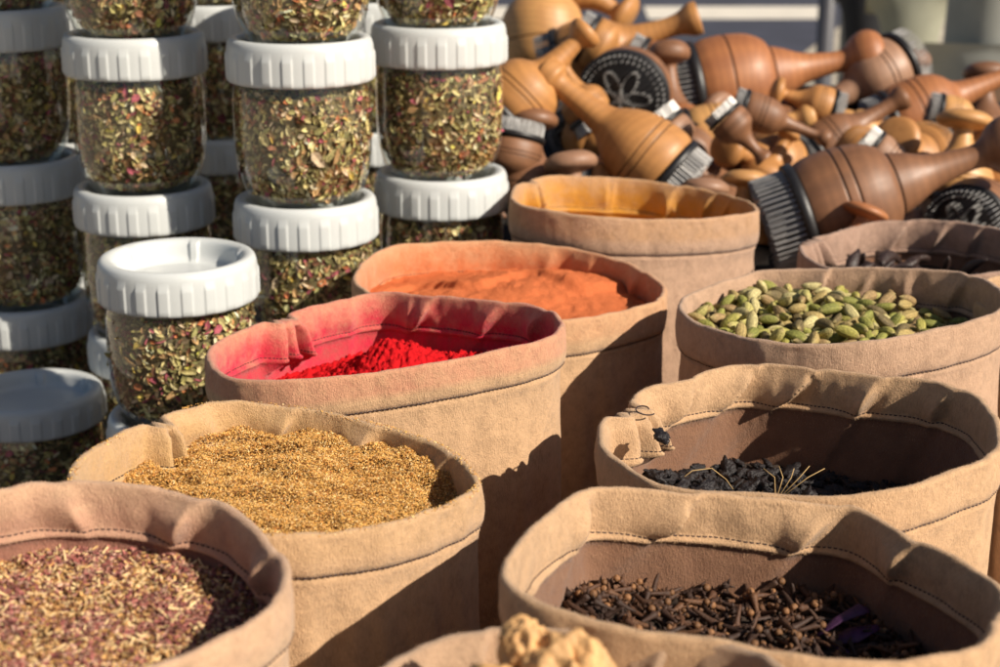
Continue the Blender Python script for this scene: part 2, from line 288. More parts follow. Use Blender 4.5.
def make_sack(key, label, base=SUEDE, dust=None, dust_amt=0., hem=.03, folds=(), seed=1, inner_to=.12, pinch=None, fuzz=14000, floor_drop=.12, deep=1.):
    """folds: (angle_deg, amplitude, width_rad, shear)"""
    rim = Rim(key); root = empty('spice_sack', (rim.c[0], rim.c[1], 0)); tag(root, label, 'sack', 'suede sacks of spices on the stall')
    w = .0029
    fd = [(R(a), A * 1.35, wd * .9, sh) for a, A, wd, sh in folds]
    rs = np.random.default_rng(seed)
    for k in range(9):                                    # faint extra creases
        fd.append((rs.uniform(-math.pi, math.pi), rs.uniform(-.0018, .0032), rs.uniform(.04, .12), rs.uniform(-6, 6)))
    def fold(th, drop):
        f = np.zeros_like(th)
        for a, A, wd, sh in fd:
            d = (th - a - sh * drop + math.pi) % (2 * math.pi) - math.pi
            f += A * np.where(d > 0, np.exp(-(np.abs(d) / (wd * 1.5)) ** 1.3), np.exp(-(np.abs(d) / (wd * .38)) ** 1.5))
        return f
    pl = []
    if pinch:
        for k in range(pinch[2]): pl.append((R(pinch[0]) + (k - (pinch[2] - 1) / 2) * .085 / (rim.rm / .125), pinch[1] * (.70 - .09 * k), (k - (pinch[2] - 1) / 2) * 2.6))
    def pleat(th, drop, wid):
        f = np.zeros_like(th); L = pinch[1] if pinch else .03
        g = 1. if drop < L * .85 else max(0., 1 - ((drop - L * .85) / (L * .40))) ** .6
        if wid < .03 and drop > hem * 1.01: return f
        for a, A, sh in pl:
            d = (th - a - sh * drop - .015 * math.sin(drop * 160 + a * 9) + math.pi) % (2 * math.pi) - math.pi
            f += (.60 if wid < .03 else 1.) * A * (.62 + 16. * min(drop, .03)) * np.exp(-(np.abs(d) / (wid * (1 + 6 * drop))) ** 3) * g
        return f
    rows = []      # (offset, drop or None, absolute frac, foldfactor)
    zfl = .0
    zh = rim.z - hem
    P = []; info = []
    thn = TH
    lump = vnoise(np.cos(thn) * 1.0, np.sin(thn) * 1.0, np.zeros(NTH), 1.6, seed, 3)
    lump2 = vnoise(np.cos(thn), np.sin(thn), np.zeros(NTH), 5.0, seed + 3, 2)
    rb = rim.rm * .97 + lump * .006
    def add(off, z, t, ff, drop, wid=.020):
        fo = fold(thn, drop) * ff; z = z - .25 * fo * max(0, 1 - t * 3)
        r = rim.r * (1 - t) + rb * t + off - fo - pleat(thn, drop, wid)
        P.append(np.stack([r * np.cos(thn), r * np.sin(thn), z], 1)); info.append(drop)
    fr = [0, .004, .02, .05] + list(np.linspace(.09, .985, 26))
    for f in fr:
        z = zh * f; t = 1 - f ** 1.6
        off = math.sin(math.pi * min(f * 1.05, 1)) * .005 - .016 * (1 - min(f / .09, 1)) ** 2
        off = off + lump2 * .0055 * math.sin(math.pi * f) + .0015 * math.sin(f * 17 + seed) * lump
        add(off, z, t, .30 * (f ** 3), hem * 1.05 + (rim.zm - hem) * (1 - f))
    o_first = len(P)
    for d, off in ((hem * 1.02, .0012), (hem * .985, -.0010), (hem * .95, .0016), (hem * .85, .0030), (hem * .7, .0036), (hem * .5, .0036), (hem * .33, .0034), (.0080, .0033), (.0050, .0031)):
        add(off + lump2 * .0012, rim.z - d, 0., .35, d)
    for a in np.linspace(0, math.pi, 8):
        add(w * math.cos(a), rim.z - w + w * math.sin(a) + lump2 * .0012 - pleat(thn, 0., .045) * .12, 0., .28 + .10 * a / math.pi, 0., .020 + .025 * a / math.pi)
    i_first = len(P)
    for d in np.linspace(.008, hem * .93, 9):
        k = d / hem
        add(-w - .0012 * math.sin(k * math.pi) + lump2 * .0014, rim.z - d, 0., .40 + .95 * math.sin(math.pi * min(k * .95, 1)) - .10 * k, d, .045)
    i_hem = len(P)
    for d, off in ((hem * .98, -w - .0028), (hem * 1.03, -w - .0036), (hem * 1.08, -w - .0022), (hem * 1.10, -w - .0004)):
        add(off, rim.z - d, 0., .32, d, .045)
    for d in np.linspace(hem * 1.25, inner_to, 14):
        k = (d - hem) / (inner_to - hem)
        add(-w - .0006 - .004 * k, rim.z - d, .25 * k, .32 * (1 - .6 * k), d, .045)
    P = np.array(P); nr = len(P)
    # organic noise on the cloth
    nz = vnoise(P[..., 0], P[..., 1], P[..., 2], 32., seed, 3)
    rad = P[..., :2] / np.linalg.norm(P[..., :2], axis=-1, keepdims=True)
    P[..., :2] += rad * (nz * .0013)[..., None]
    drop = np.array(info)[:, None] * np.ones((1, NTH))
    du = np.zeros((nr, NTH))
    if dust_amt:
        inner = np.arange(nr)[:, None] >= (i_first - 5)
        du = np.where(inner, dust_amt * np.clip(.45 + drop / .04, 0, 1.0), 0.); du[i_first - 12:i_first - 4] = dust_amt * .22
    # double the sack bottom with a centre fan
    V = P.reshape(-1, 3); Fc = grid_faces(nr, NTH).tolist(); V = np.vstack([V, [[0, 0, .0]], [[0, 0, P[-1, :, 2].mean()]]])
    du = np.concatenate([du.ravel(), [0, 0]])
    n0 = nr * NTH
    Fc += [[n0, (j + 1) % NTH, j] for j in range(NTH)]
    Fc += [[n0 + 1, (nr - 1) * NTH + j, (nr - 1) * NTH + (j + 1) % NTH] for j in range(NTH)]
    lining = np.concatenate([(np.arange(nr)[:, None] * np.ones((1, NTH)) >= i_hem + 3).astype(float).ravel(), [0, 1]])  # marks the inner wall where shade is put into the colour
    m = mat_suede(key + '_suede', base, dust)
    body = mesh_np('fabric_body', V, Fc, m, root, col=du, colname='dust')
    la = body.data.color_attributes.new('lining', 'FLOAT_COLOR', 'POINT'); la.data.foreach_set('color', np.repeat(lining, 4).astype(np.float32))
    # stitching: dashes along the outer and the inner hem
    SV = []; SF = []
    for rowi, sgn in ((o_first + 2, 1), (i_hem - 1, -1)):
        C = P[rowi]; L = np.concatenate([[0], np.cumsum(np.linalg.norm(np.roll(C, -1, 0) - C, axis=1))]); C2 = np.vstack([C, C[:1]])
        s = 0.
        while s < L[-1] - .004:
            ln = .0023 * rs.uniform(.8, 1.2)
            a = np.array([np.interp(s, L, C2[:, k]) for k in range(3)]); b = np.array([np.interp(s + ln, L, C2[:, k]) for k in range(3)])
            u = b - a; u /= np.linalg.norm(u); o = np.array([a[0], a[1], 0]); o /= np.linalg.norm(o); o *= sgn
            up = np.array([0, 0, 1.]); hw = .0005; a = a + o * .0002; b = b + o * .0002; mid = (a + b) / 2 + o * .0005
            i0 = len(SV)
            for q in (a, mid, b):
                SV += [q + up * hw, q + o * .0004, q - up * hw]
            for k in range(2):
                SF += [[i0 + 3*k, i0 + 3*k+1, i0 + 3*k+4, i0 + 3*k+3], [i0 + 3*k+1, i0 + 3*k+2, i0 + 3*k+5, i0 + 3*k+4]]
            s += ln + .0011
    mesh_np('stitching', np.array(SV), SF, M['thread'], root)
    # short raised fibres of the nap
    lo = o_first - 8; G = P[lo:i_hem + 6]; ng = len(G)
    nf = fuzz
    u = rs.random(nf) * (ng - 1.001); v = rs.random(nf) * NTH
    i = u.astype(int); j = v.astype(int) % NTH; fu = (u - i)[:, None]; fv = (v % 1)[:, None]; j2 = (j + 1) % NTH
    A, B, C, D = G[i, j], G[i, j2], G[i + 1, j2], G[i + 1, j]
    pos = (A * (1 - fv) + B * fv) * (1 - fu) + (D * (1 - fv) + C * fv) * fu
    tu = D - A; tv = B - A; nrm = np.cross(tv, tu); nrm /= np.linalg.norm(nrm, axis=1, keepdims=True) + 1e-9
    tv /= np.linalg.norm(tv, axis=1, keepdims=True) + 1e-9
    dr = nrm * rs.uniform(.25, .8, (nf, 1)) + rs.normal(0, .45, (nf, 3)) + np.array([0, 0, -.35])
    dr /= np.linalg.norm(dr, axis=1, keepdims=True)
    ln = rs.uniform(.0005, .0015, (nf, 1)); wd = .00011
    FV = np.stack([pos - tv * wd, pos + tv * wd, pos + dr * ln], 1).reshape(-1, 3)
    FF = np.arange(nf * 3).reshape(-1, 3)
    if dust_amt:
        dd = np.where((u + lo) > i_first - 5, dust_amt, 0.)
    else: dd = np.zeros(nf)
    mesh_np('fabric_fuzz', FV, FF, m, root, smooth=False, col=np.repeat(dd, 3), colname='dust')['kind'] = 'stuff'
    if pinch: make_pinch(rim, root, m, dust_amt, *pinch)
    return rim

def make_pinch(rim, root, m, dust, ang, ln, n, thread=False):
    """loose cord knotted round the gathered pleats"""
    if not thread: return
    th = R(ang); r0 = float(rim.R(th)) - .012; z0 = float(rim.Z(th)) - .003
    c = Vector((r0 * math.cos(th), r0 * math.sin(th), z0)); p = []
    for k in range(30):
        t = k / 29 * 1.9 * math.pi
        p.append(c + Vector((.0055 * math.cos(t) + .004 * k / 29, .0045 * math.sin(t) - .004, .0012 * math.sin(t * .9) + .0055 - .002 * k / 29)))
    v, f = tube(p, [.0005] * len(p), 6); mesh_np('drawstring', v, f, M['thread'], root)

def content_surface(name, rim, zfun, mat, label, cat, nr=70, nth=300, amp=0., sc=200., seed=0, inset=.0035, kind='stuff', group=None, colf=None):
    th = np.linspace(-math.pi, math.pi, nth, endpoint=False); fr = np.linspace(0, 1, nr) ** .75
    rr = np.outer(fr, rim.R(th) - inset); X = rr * np.cos(th) + rim.c[0]; Y = rr * np.sin(th) + rim.c[1]
    Z = zfun(X, Y)
    if amp:
        Z = Z + amp * vnoise(X, Y, 0 * X, sc, seed, 4) + amp * .8 * vnoise(X, Y, 0 * X, sc * .28, seed + 5, 3)
    V = np.stack([X - rim.c[0], Y - rim.c[1], Z], -1).reshape(-1, 3)
    o = mesh_np(name, V, grid_faces(nr, nth), mat)
    o.location = (rim.c[0], rim.c[1], 0)
    tag(o, label, cat, group, kind)
    return o
def inside_points(rim, n, rs, inset=.006, ylo=None):
    pts = []
    while len(pts) < n:
        th = rs.uniform(-math.pi, math.pi, n); r = np.sqrt(rs.random(n)) * (rim.R(th) - inset)
        x = r * np.cos(th) + rim.c[0]; y = r * np.sin(th) + rim.c[1]
        for a, b in zip(x, y):
            if ylo is None or b > ylo(a): pts.append((a, b))
    return np.array(pts[:n])
def rand_rot(n, rs, tilt=1.):
    """random orthonormal frames, long axis mostly lying when tilt is small"""
    a = rs.uniform(0, 2 * math.pi, n); e = rs.normal(0, .5 * tilt, n); g = rs.uniform(0, 2 * math.pi, n)
    X = np.stack([np.cos(a) * np.cos(e), np.sin(a) * np.cos(e), np.sin(e)], 1)
    up = np.tile([0, 0, 1.], (n, 1)); Yv = np.cross(up, X); Yv /= np.linalg.norm(Yv, axis=1, keepdims=True); Zv = np.cross(X, Yv)
    Y2 = Yv * np.cos(g)[:, None] + Zv * np.sin(g)[:, None]; Z2 = np.cross(X, Y2)
    return X, Y2, Z2
OCT_V = np.array([(1, 0, 0), (0, 1, 0), (0, 0, 1), (0, -1, 0), (0, 0, -1), (-1, 0, 0)], float)
OCT_F = np.array([(0, 1, 2), (0, 2, 3), (0, 3, 4), (0, 4, 1), (5, 2, 1), (5, 3, 2), (5, 4, 3), (5, 1, 4)])
BOX_V = np.array([(-1, -1, -1), (1, -.8, -1), (1, .8, -1), (-1, 1, -1), (-1, -1, 1), (1, -.7, 1), (1, .7, 1), (-1, 1, 1)], float)
BOX_F = np.array([(0, 3, 2, 1), (4, 5, 6, 7), (0, 1, 5, 4), (1, 2, 6, 5), (2, 3, 7, 6), (3, 0, 4, 7)])
def scatter(pos, fr, size, BV, BF, cols):
    X, Y, Z = fr; n = len(pos)
    V = pos[:, None, :] + BV[None, :, 0:1] * X[:, None, :] * size[:, 0, None, None] + BV[None, :, 1:2] * Y[:, None, :] * size[:, 1, None, None] + BV[None, :, 2:3] * Z[:, None, :] * size[:, 2, None, None]
    Fc = (np.arange(n) * len(BV))[:, None, None] + BF[None]
    return V.reshape(-1, 3), Fc.reshape(-1, BF.shape[1]), np.repeat(cols, len(BV), 0)
def gauss(X, Y, cx, cy, s, a, sy=None): return a * np.exp(-(((X - cx) / s) ** 2 + ((Y - cy) / (sy or s)) ** 2))

# ---- the eleven sacks
rS1 = make_sack('S1', 'pale tan sack full of pinkish brown chopped herbs, in the lower left corner', (.56, .37, .23), (.42, .17, .13), .50,
    folds=[(62, .006, .10, 5), (105, .004, .13, -4), (20, .005, .10, 4), (140, .004, .12, 0)], seed=11, hem=.028, fuzz=30000)
rS2 = make_sack('S2', 'tan sack filled almost to the brim with golden crushed seeds', SUEDE, (.50, .30, .09), .55,
    folds=[(95, .006, .10, 5), (60, .0045, .12, 6), (125, .004, .12, -3), (22, .005, .10, 3)], seed=12, pinch=(146, .030, 2), hem=.027, fuzz=34000)
rS3 = make_sack('S3', 'tan sack with red dusted inside holding bright red powder', SUEDE, (.58, .028, .06), 1.,
    folds=[(75, .007, .09, 6), (38, .006, .09, 6), (110, .004, .12, 0), (15, .005, .09, 4)], seed=13, pinch=(147, .034, 3), hem=.030, fuzz=34000)
rS4 = make_sack('S4', 'sack with orange stained rim heaped with orange powder, behind the red powder sack', SUEDE, (.60, .16, .05), .85,
    folds=[(70, .003, .14, 3), (20, .004, .10, 3), (-20, .006, .05, 0)], seed=14, hem=.034, fuzz=12000)
rS5 = make_sack('S5', 'farthest sack, dull brown with yellow stained inside, in front of the heap of wooden stamps', (.44, .285, .195), (.58, .26, .02), .9,
    folds=[(60, .005, .09, 3), (35, .005, .09, 3), (100, .003, .12, 0)], seed=15, pinch=(150, .030, 2), hem=.040, fuzz=9000)
rS6 = make_sack('S6', 'greyish tan sack of green cardamom pods', (.46, .30, .20), None, 0.,
    folds=[(84, .007, .05, 3), (25, .006, .10, 4), (50, .003, .12, 0)], seed=16, hem=.034, fuzz=24000)
rS7 = make_sack('S7', 'brown grey sack of dark dried pods, at the right behind the cardamom sack', (.36, .235, .175), None, 0.,
    folds=[(110, .006, .10, 6), (82, .008, .09, 6), (60, .006, .09, 5), (40, .005, .10, 4)], seed=17, pinch=(155, .03, 3), hem=.034, fuzz=9000)
rS8 = make_sack('S8', 'half empty tan sack of black dried fruit with a tied fold on its rim', SUEDE, None, 0.,
    folds=[(118, .007, .11, 7), (92, .008, .08, 8), (72, .008, .08, 8), (46, .008, .08, 5), (22, .005, .08, 4)], seed=18, pinch=(158, .036, 3, True), hem=.031, fuzz=34000, inner_to=.13)
rS9 = make_sack('S9', 'tan sack of dark brown cloves in the lower right foreground', SUEDE, None, 0.,
    folds=[(128, .006, .11, 6), (98, .007, .10, 8), (58, .008, .09, 6), (30, .006, .09, 4)], seed=19, hem=.029, fuzz=36000, inner_to=.12)
rS10 = make_sack('S10', 'small tan sack at the bottom edge, holding pale lumps of dried root', (.44, .29, .185), None, 0.,
    folds=[(115, .006, .10, 5), (60, .006, .10, 5), (85, .003, .1, 0)], seed=20, hem=.027, fuzz=22000, inner_to=.10)
rS11 = make_sack('S11', 'sack at the right edge, just a sliver of rim beside the cardamom sack', SUEDE, None, 0.,
    folds=[(110, .004, .1, 3)], seed=21, hem=.034, fuzz=6000)

# ---- contents
def z1(X, Y): return .334 - gauss(X, Y, -.14, .66, .06, .012) + gauss(X, Y, -.24, .70, .07, .004) - gauss(X, Y, -.12, .72, .04, .003)
def z2(X, Y):
    return .3200 + gauss(X, Y, -.155, .89, .055, .007) + gauss(X, Y, -.10, .925, .03, .005) - gauss(X, Y, -.100, .855, .008, .010) - gauss(X, Y, -.125, .905, .018, .006, .006) - gauss(X, Y, -.03, .865, .045, .022)
def z3(X, Y): return .273 + gauss(X, Y, -.088, 1.25, .035, .033) + gauss(X, Y, -.02, 1.26, .04, .017) + gauss(X, Y, -.14, 1.17, .04, .012)
def z4(X, Y): return .272 + gauss(X, Y, .04, 1.49, .075, .026, .06) + gauss(X, Y, -.075, 1.46, .05, .016) - gauss(X, Y, .060, 1.455, .035, .011) + .004 * np.tanh((Y - 1.50 - .02 * np.sin(X * 60)) * 300)
def z5(X, Y): return .262 + gauss(X, Y, .12, 1.74, .07, .02)
def z6(X, Y): return .296 + gauss(X, Y, .27, 1.36, .08, .006) - gauss(X, Y, .40, 1.33, .05, .010)
def z7(X, Y): return .250 + gauss(X, Y, .36, 1.62, .05, .018)
def z8(X, Y): return .243 + gauss(X, Y, .11, 1.03, .05, .026)
def z9(X, Y): return .270 + gauss(X, Y, .045, .80, .05, .020) + gauss(X, Y, .16, .83, .05, .004)
def z10(X, Y): return .315 + 0 * X
rs = np.random.default_rng(3)
content_surface('red_powder', rS3, z3, M['powder_red'], 'clumpy bright red powder heaped in the red dusted sack', 'spice', amp=.0042, sc=230, seed=1, nr=90, nth=420)
content_surface('orange_powder', rS4, z4, M['powder_orange'], 'fine orange powder mounded in the orange stained sack', 'spice', amp=.0026, sc=70, seed=2, nr=80, nth=360)
content_surface('yellow_powder', rS5, z5, M['powder_yellow'], 'yellow powder low in the farthest sack', 'spice', amp=.002, sc=90, seed=3)
def add_scatter(o, V, Fc, C, mat):
    """join scattered pieces into the content object o as a second material slot"""
    me = o.data; nb = len(me.vertices)
    co = np.empty(nb * 3, np.float32); me.vertices.foreach_get('co', co); co = co.reshape(-1, 3)
    fb = [list(p.vertices) for p in me.polygons]
    V = V - np.array(o.location)
    VV = np.vstack([co, V]); FF = fb + (Fc + nb).tolist()
    mid = np.array([0] * len(fb) + [1] * len(Fc), np.int32)
    CC = np.vstack([np.tile([.1, .07, .04], (nb, 1)), C])
    old = o.data; base = old.materials[0]; name = o.name
    new = mesh_np(name, VV, FF, [base, mat], smooth=False, col=CC, midx=mid)
    new.location = o.location
    for k in list(o.keys()):
        if k in ('label', 'category', 'group', 'kind'): new[k] = o[k]
    bpy.data.objects.remove(o); bpy.data.meshes.remove(old)
    new.name = name
    return new
# golden seeds
o = content_surface('crushed_seeds', rS2, lambda X, Y: z2(X, Y) - .0085, M['under_gold'], 'golden brown crushed seeds filling the sack to the brim', 'spice', amp=.0015, sc=120, seed=4)
n = 90000; P = inside_points(rS2, n, rs, .004); Zs = z2(P[:, 0], P[:, 1])
nzv = np.array([noise.fractal((a * 40, b * 40, 3), 1., 2., 3) for a, b in P])
nz2 = np.array([noise.fractal((a * 17 + 4, b * 26, 9), 1., 2., 3) for a, b in P]); Zs = Zs + nzv * .0014 + np.abs(nz2) * -.015 + .0034 + rs.uniform(-.0004, .0016, n)
pal = np.array([(.76, .43, .11), (.64, .33, .08), (.84, .55, .20), (.46, .22, .055), (.28, .11, .035), (.90, .68, .35), (.68, .27, .06)])
C = pal[rs.choice(7, n, p=[.3, .22, .16, .12, .07, .08, .05])] * rs.uniform(.75, 1.2, (n, 1))
S = np.stack([rs.uniform(.0004, .0011, n), rs.uniform(.00022, .0005, n), rs.uniform(.0002, .0004, n)], 1)
m2 = 900; th_ = rs.uniform(R(163) - 2 * math.pi, R(131), m2); q_ = rs.uniform(-.0026, .0028, m2)      # grains spilt along the rim
rr_ = rS2.R(th_) + q_; P2 = np.stack([rr_ * np.cos(th_) + rS2.c[0], rr_ * np.sin(th_) + rS2.c[1]], 1); Z2 = rS2.Z(th_) - .0029 + np.sqrt(np.clip(.0029 ** 2 - q_ ** 2, 0, 1)) + .0003
P = np.vstack([P, P2]); Zs = np.concatenate([Zs, Z2]); C = np.vstack([C, C[:m2]]); S = np.vstack([S, S[:m2]]); n += m2
V, Fc, CC = scatter(np.column_stack([P, Zs]), rand_rot(n, rs), S, OCT_V, OCT_F, C); add_scatter(o, V, Fc, CC, M['grain'])
# pinkish herb mix
o = content_surface('chopped_herbs', rS1, lambda X, Y: z1(X, Y) - .0042, M['under_pink'], 'chopped straw coloured and pinkish herb mix in the pale sack at the lower left', 'herbs', amp=.003, sc=90, seed=5)
n = 27000; P = inside_points(rS1, n, rs, .004); Zs = z1(P[:, 0], P[:, 1]) + rs.uniform(-.0008, .0030, n)
nzv = np.array([noise.fractal((a * 34, b * 34, 8), 1., 2., 3) for a, b in P])
Zs += nzv * .0036
palA = np.array([(.72, .45, .19), (.60, .33, .12), (.82, .58, .30), (.42, .21, .08), (.20, .09, .045)])
palB = np.array([(.42, .15, .13), (.34, .11, .09), (.50, .24, .18), (.20, .08, .06), (.55, .33, .24)])
pb = np.clip(.60 + nzv * 1.2 + np.array([noise.noise(Vector((a * 20, b * 20, 1))) for a, b in P]) * .6, .08, .9)
Zs -= np.abs(nzv) * .003
C = np.where((rs.random(n) < pb)[:, None], palB[rs.integers(0, 5, n)], palA[rs.integers(0, 5, n)]) * rs.uniform(.5, 1.2, (n, 1))
L = rs.uniform(.0006, .0019, n); lg = rs.random(n) < .035; L = np.where(lg, L * 3.2, L); C[lg] = np.array((.80, .58, .30))
S = np.stack([L, rs.uniform(.00025, .0007, n), rs.uniform(.00015, .0004, n)], 1)
V, Fc, CC = scatter(np.column_stack([P, Zs]), rand_rot(n, rs, .8), S, BOX_V, BOX_F, C); add_scatter(o, V, Fc, CC, M['chips'])

def frame_matrix(loc, rs, tilt=.6, scale=1.):
    a = rs.uniform(0, 2 * math.pi); e = rs.normal(0, .45 * tilt); g = rs.uniform(0, 2 * math.pi)
    return Matrix.Translation(loc) @ Matrix.Rotation(a, 4, 'Z') @ Matrix.Rotation(-e, 4, 'Y') @ Matrix.Rotation(g, 4, 'X') @ Matrix.Scale(scale, 4)
def spread(protos, pts, zf, name, label, cat, group, rs, tilt=.6, srange=(.85, 1.15), lift=(.001, .006), zmin=None):
    for k, (x, y) in enumerate(pts):
        me = protos[k % len(protos)]
        o = link(bpy.data.objects.new(name, me))
        z = float(zf(np.array(x), np.array(y))) + rs.uniform(*lift)
        o.matrix_world = frame_matrix((x, y, z), rs, tilt, rs.uniform(*srange))
        tag(o, label, cat, group)
def poisson(pts, dmin, nmax):
    out = []
    for p in pts:
        if all((p[0] - q[0]) ** 2 + (p[1] - q[1]) ** 2 > dmin * dmin for q in out):
            out.append(p)
            if len(out) >= nmax: break
    return out
def mesh_only(name, V, Fc, mat, col=None, smooth=True):
    o = mesh_np(name, V, Fc, mat, None, smooth, col); me = o.data; bpy.data.objects.remove(o); return me
# cardamom pods
pods = []
for k, cb in enumerate([(.40, .36, .09), (.30, .29, .07), (.50, .44, .15), (.42, .31, .12), (.24, .24, .06), (.56, .48, .22), (.33, .22, .10), (.16, .12, .055)]):
    prof = smooth_profile([(0.0002, -1.06), (.10, -.98), (.30, -.80), (.47, -.45), (.52, 0), (.46, .42), (.28, .78), (.09, .98), (.0002, 1.12)], 3)
    V, Fc = lathe(prof, 24)
    V = V[:, [2, 0, 1]]
    an = np.arctan2(V[:, 2], V[:, 1]); rr = np.hypot(V[:, 1], V[:, 2])
    f = 1 + .13 * np.abs(np.cos(1.5 * an)) ** 3 - .07 * np.abs(np.sin(7 * an)); V[:, 1] *= f; V[:, 2] *= f * .86
    V[:, 2] += .16 * V[:, 0] ** 2 * (1 if k % 2 else -.6)
    c = np.tile(np.array(cb), (len(V), 1)); tip = np.clip((np.abs(V[:, 0]) - .6) / .45, 0, 1)[:, None]
    c = c * (1 - tip) + np.array((.42, .33, .14)) * tip
    c *= (1 - .4 * np.abs(np.sin(7 * an)) ** 4)[:, None]
    pods.append(mesh_only('cardamom_pod', V * np.array([.0102, .0088, .0088]), Fc, M['pod'], c))
content_surface('pod_layer', rS6, z6, M['under_green'], 'dark lower layer of pods under the green cardamom in its sack', 'spice', amp=.002, sc=120, seed=6)
cand = inside_points(rS6, 4000, rs, .013, lambda x: 1.262)
pts = poisson(cand, .0104, 165); pts2 = poisson(cand[2000:], .0135, 105)
LP = 'dried green cardamom pod lying among the others in the cardamom sack'
spread(pods, pts, z6, 'cardamom_pod', LP, 'cardamom pod', 'cardamom pods in the greyish tan sack', rs, .5, (.8, 1.1), (.001, .004))
spread(pods, pts2, z6, 'cardamom_pod', LP, 'cardamom pod', 'cardamom pods in the greyish tan sack', rs, .9, (.8, 1.18), (.006, .0125))
# cloves
cl = []
for k in range(5):
    r2 = random.Random(k); parts = []
    cb = [(.060, .028, .016), (.085, .038, .02), (.036, .018, .012), (.12, .055, .026), (.048, .024, .016)][k]
    bend = r2.uniform(-.0012, .0012)
    path = [(x, bend * math.sin(x / .013 * 3), 0) for x in np.linspace(-.0080, .0042, 8)]
    parts.append(tube(path, [.0006, .0009, .0011, .0012, .0013, .0015, .0020, .0022], 8))
    for q in range(4):
        a = q * math.pi / 2 + .4; d = Vector((.55, math.cos(a), math.sin(a))).normalized(); b = Vector((.0040, .0014 * math.cos(a), .0014 * math.sin(a)))
        parts.append(tube([b, b + d * .0016, b + d * .0032], [.0010, .0008, .0002], 5, .6))
    has = k != 2
    if has:
        pv, pf = lathe(smooth_profile([(.0001, -.0018), (.0014, -.0012), (.0019, .0002), (.0013, .0015), (.0001, .0020)], 3), 10)
        pv = pv[:, [2, 0, 1]] + np.array([.0060, 0, 0]); parts.append((pv.tolist(), pf.tolist()))
    V, Fc = merge(parts); V = np.array(V); c = np.tile(np.array(cb), (len(V), 1))
    if has: c[-len(pv):] = np.array((.20, .095, .04)) * (1.2 if k in (1, 3) else .8)
    cl.append(mesh_only('clove', V, Fc, M['clove'], c))
content_surface('clove_layer', rS9, z9, M['under'], 'dark lower layer of broken cloves in the clove sack', 'spice', amp=.004, sc=120, seed=7)
yl = lambda x: .772 + 0 * x
cand = inside_points(rS9, 5000, rs, .010, yl)
pts = poisson(cand, .0062, 165); pts2 = poisson(cand[2500:], .0085, 125)
spread(cl, pts, z9, 'clove', 'whole dark brown dried clove lying among the others in the clove sack', 'clove', 'cloves in the tan sack at lower right', rs, .6, (.95, 1.25), (.001, .004))
spread(cl, pts2, z9, 'clove', 'whole dark brown dried clove lying among the others in the clove sack', 'clove', 'cloves in the tan sack at lower right', rs, 1.1, (.95, 1.3), (.004, .009))
def leafy(name, pts_list, mat, label, cat, th=.0006):
    parts = []
    for path, rad, flat in pts_list: parts.append(tube(path, rad, 10, flat))
    V, Fc = merge(parts); c = sum((Vector(v) for v in V), Vector()) / len(V)
    o = mesh_np(name, [tuple(Vector(v) - c) for v in V], Fc, mat); o.location = c
    return tag(o, label, cat)
b = Vector((.196, .800, .272)); 
leafy('dried_petal', [([b + Vector((-.022, -.002, .004)), b + Vector((-.008, .004, .012)), b + Vector((.006, .008, .017)), b + Vector((.010, .008, .016))], [.001, .0035, .006, .003], .25),
    ([b + Vector((-.022, -.002, .004)), b + Vector((-.014, -.008, .002)), b + Vector((-.004, -.012, .001))], [.001, .003, .002], .25),
    ([b + Vector((-.012, -.002, .002)), b + Vector((0, -.002, .006)), b + Vector((.014, 0, .010))], [.004, .009, .003], .2)], M['petal'], 'dark purple curled dried petal on the cloves by the right rim', 'petal')
# dried fruit
fr = []
for k in range(4):
    V, Fc = lathe(smooth_profile([(.0001, -1), (.45, -.8), (.68, -.2), (.66, .3), (.35, .85), (.0001, 1)], 3), 18); V = V[:, [2, 0, 1]]
    V = np.array([tuple(Vector(v) * (1 + .55 * noise.noise(Vector(v) * 2.2 + Vector((k * 9, 0, 0)))+ .40 * abs(noise.noise(Vector(v) * 6 + Vector((k * 5, 0, 0)))))) for v in V])
    fr.append(mesh_only('dried_fruit', V * np.array([.0066, .0050, .0030]) * (1 + .25 * (k % 2)), Fc, M['berry']))
content_surface('fruit_layer', rS8, z8, M['under'], 'black lower layer of dried fruit in the half empty sack', 'dried fruit', amp=.004, sc=90, seed=8)
cand = inside_points(rS8, 3000, rs, .016, lambda x: 1.005)
spread(fr, poisson(cand, .0078, 240), z8, 'dried_fruit', 'small shrivelled black dried fruit lying among the others in the half empty sack', 'dried fruit', 'black dried fruit in the half empty sack', rs, .8, (.7, 1.2), (.002, .007))
c8 = fr[0]
o = link(bpy.data.objects.new('dried_fruit', c8)); p = at(662, 436, 1.085); o.matrix_world = frame_matrix(p, np.random.default_rng(5), .3, 1.2)
tag(o, 'single black dried fruit caught on the inner wall beside the tied fold', 'dried fruit')
def straw(name, pts, r, label):
    parts = []
    for path in pts:
        parts.append(tube(path, [.6 * r * (1 - .5 * i / len(path)) for i in range(len(path))], 6))
    V, Fc = merge(parts); c = Vector(V[0]); o = mesh_np(name, [tuple(Vector(v) - c) for v in V], Fc, M['straw']); o.location = c
    return tag(o, label, 'dry stalk')
s0 = Vector((.125, 1.055, .262))
straw('dry_stalk', [[s0, s0 + Vector((.012, .004, .008)), s0 + Vector((.026, .006, .009)), s0 + Vector((.036, .002, .002)), s0 + Vector((.040, -.006, -.002))]], .0007, 'thin bent straw stalk on the left of the black dried fruit')
s1 = Vector((.205, 1.06, .252))
straw('dry_stalk', [[s1 + Vector((-.002 * k, 0, 0)), s1 + Vector((.004 - .006 * (k - 2), .006, .010)), s1 + Vector((.006 - .011 * (k - 2), .008, .016 + .002 * (k % 2)))] for k in range(5)], .0007, 'tuft of splayed straw stalks in the middle of the black dried fruit')
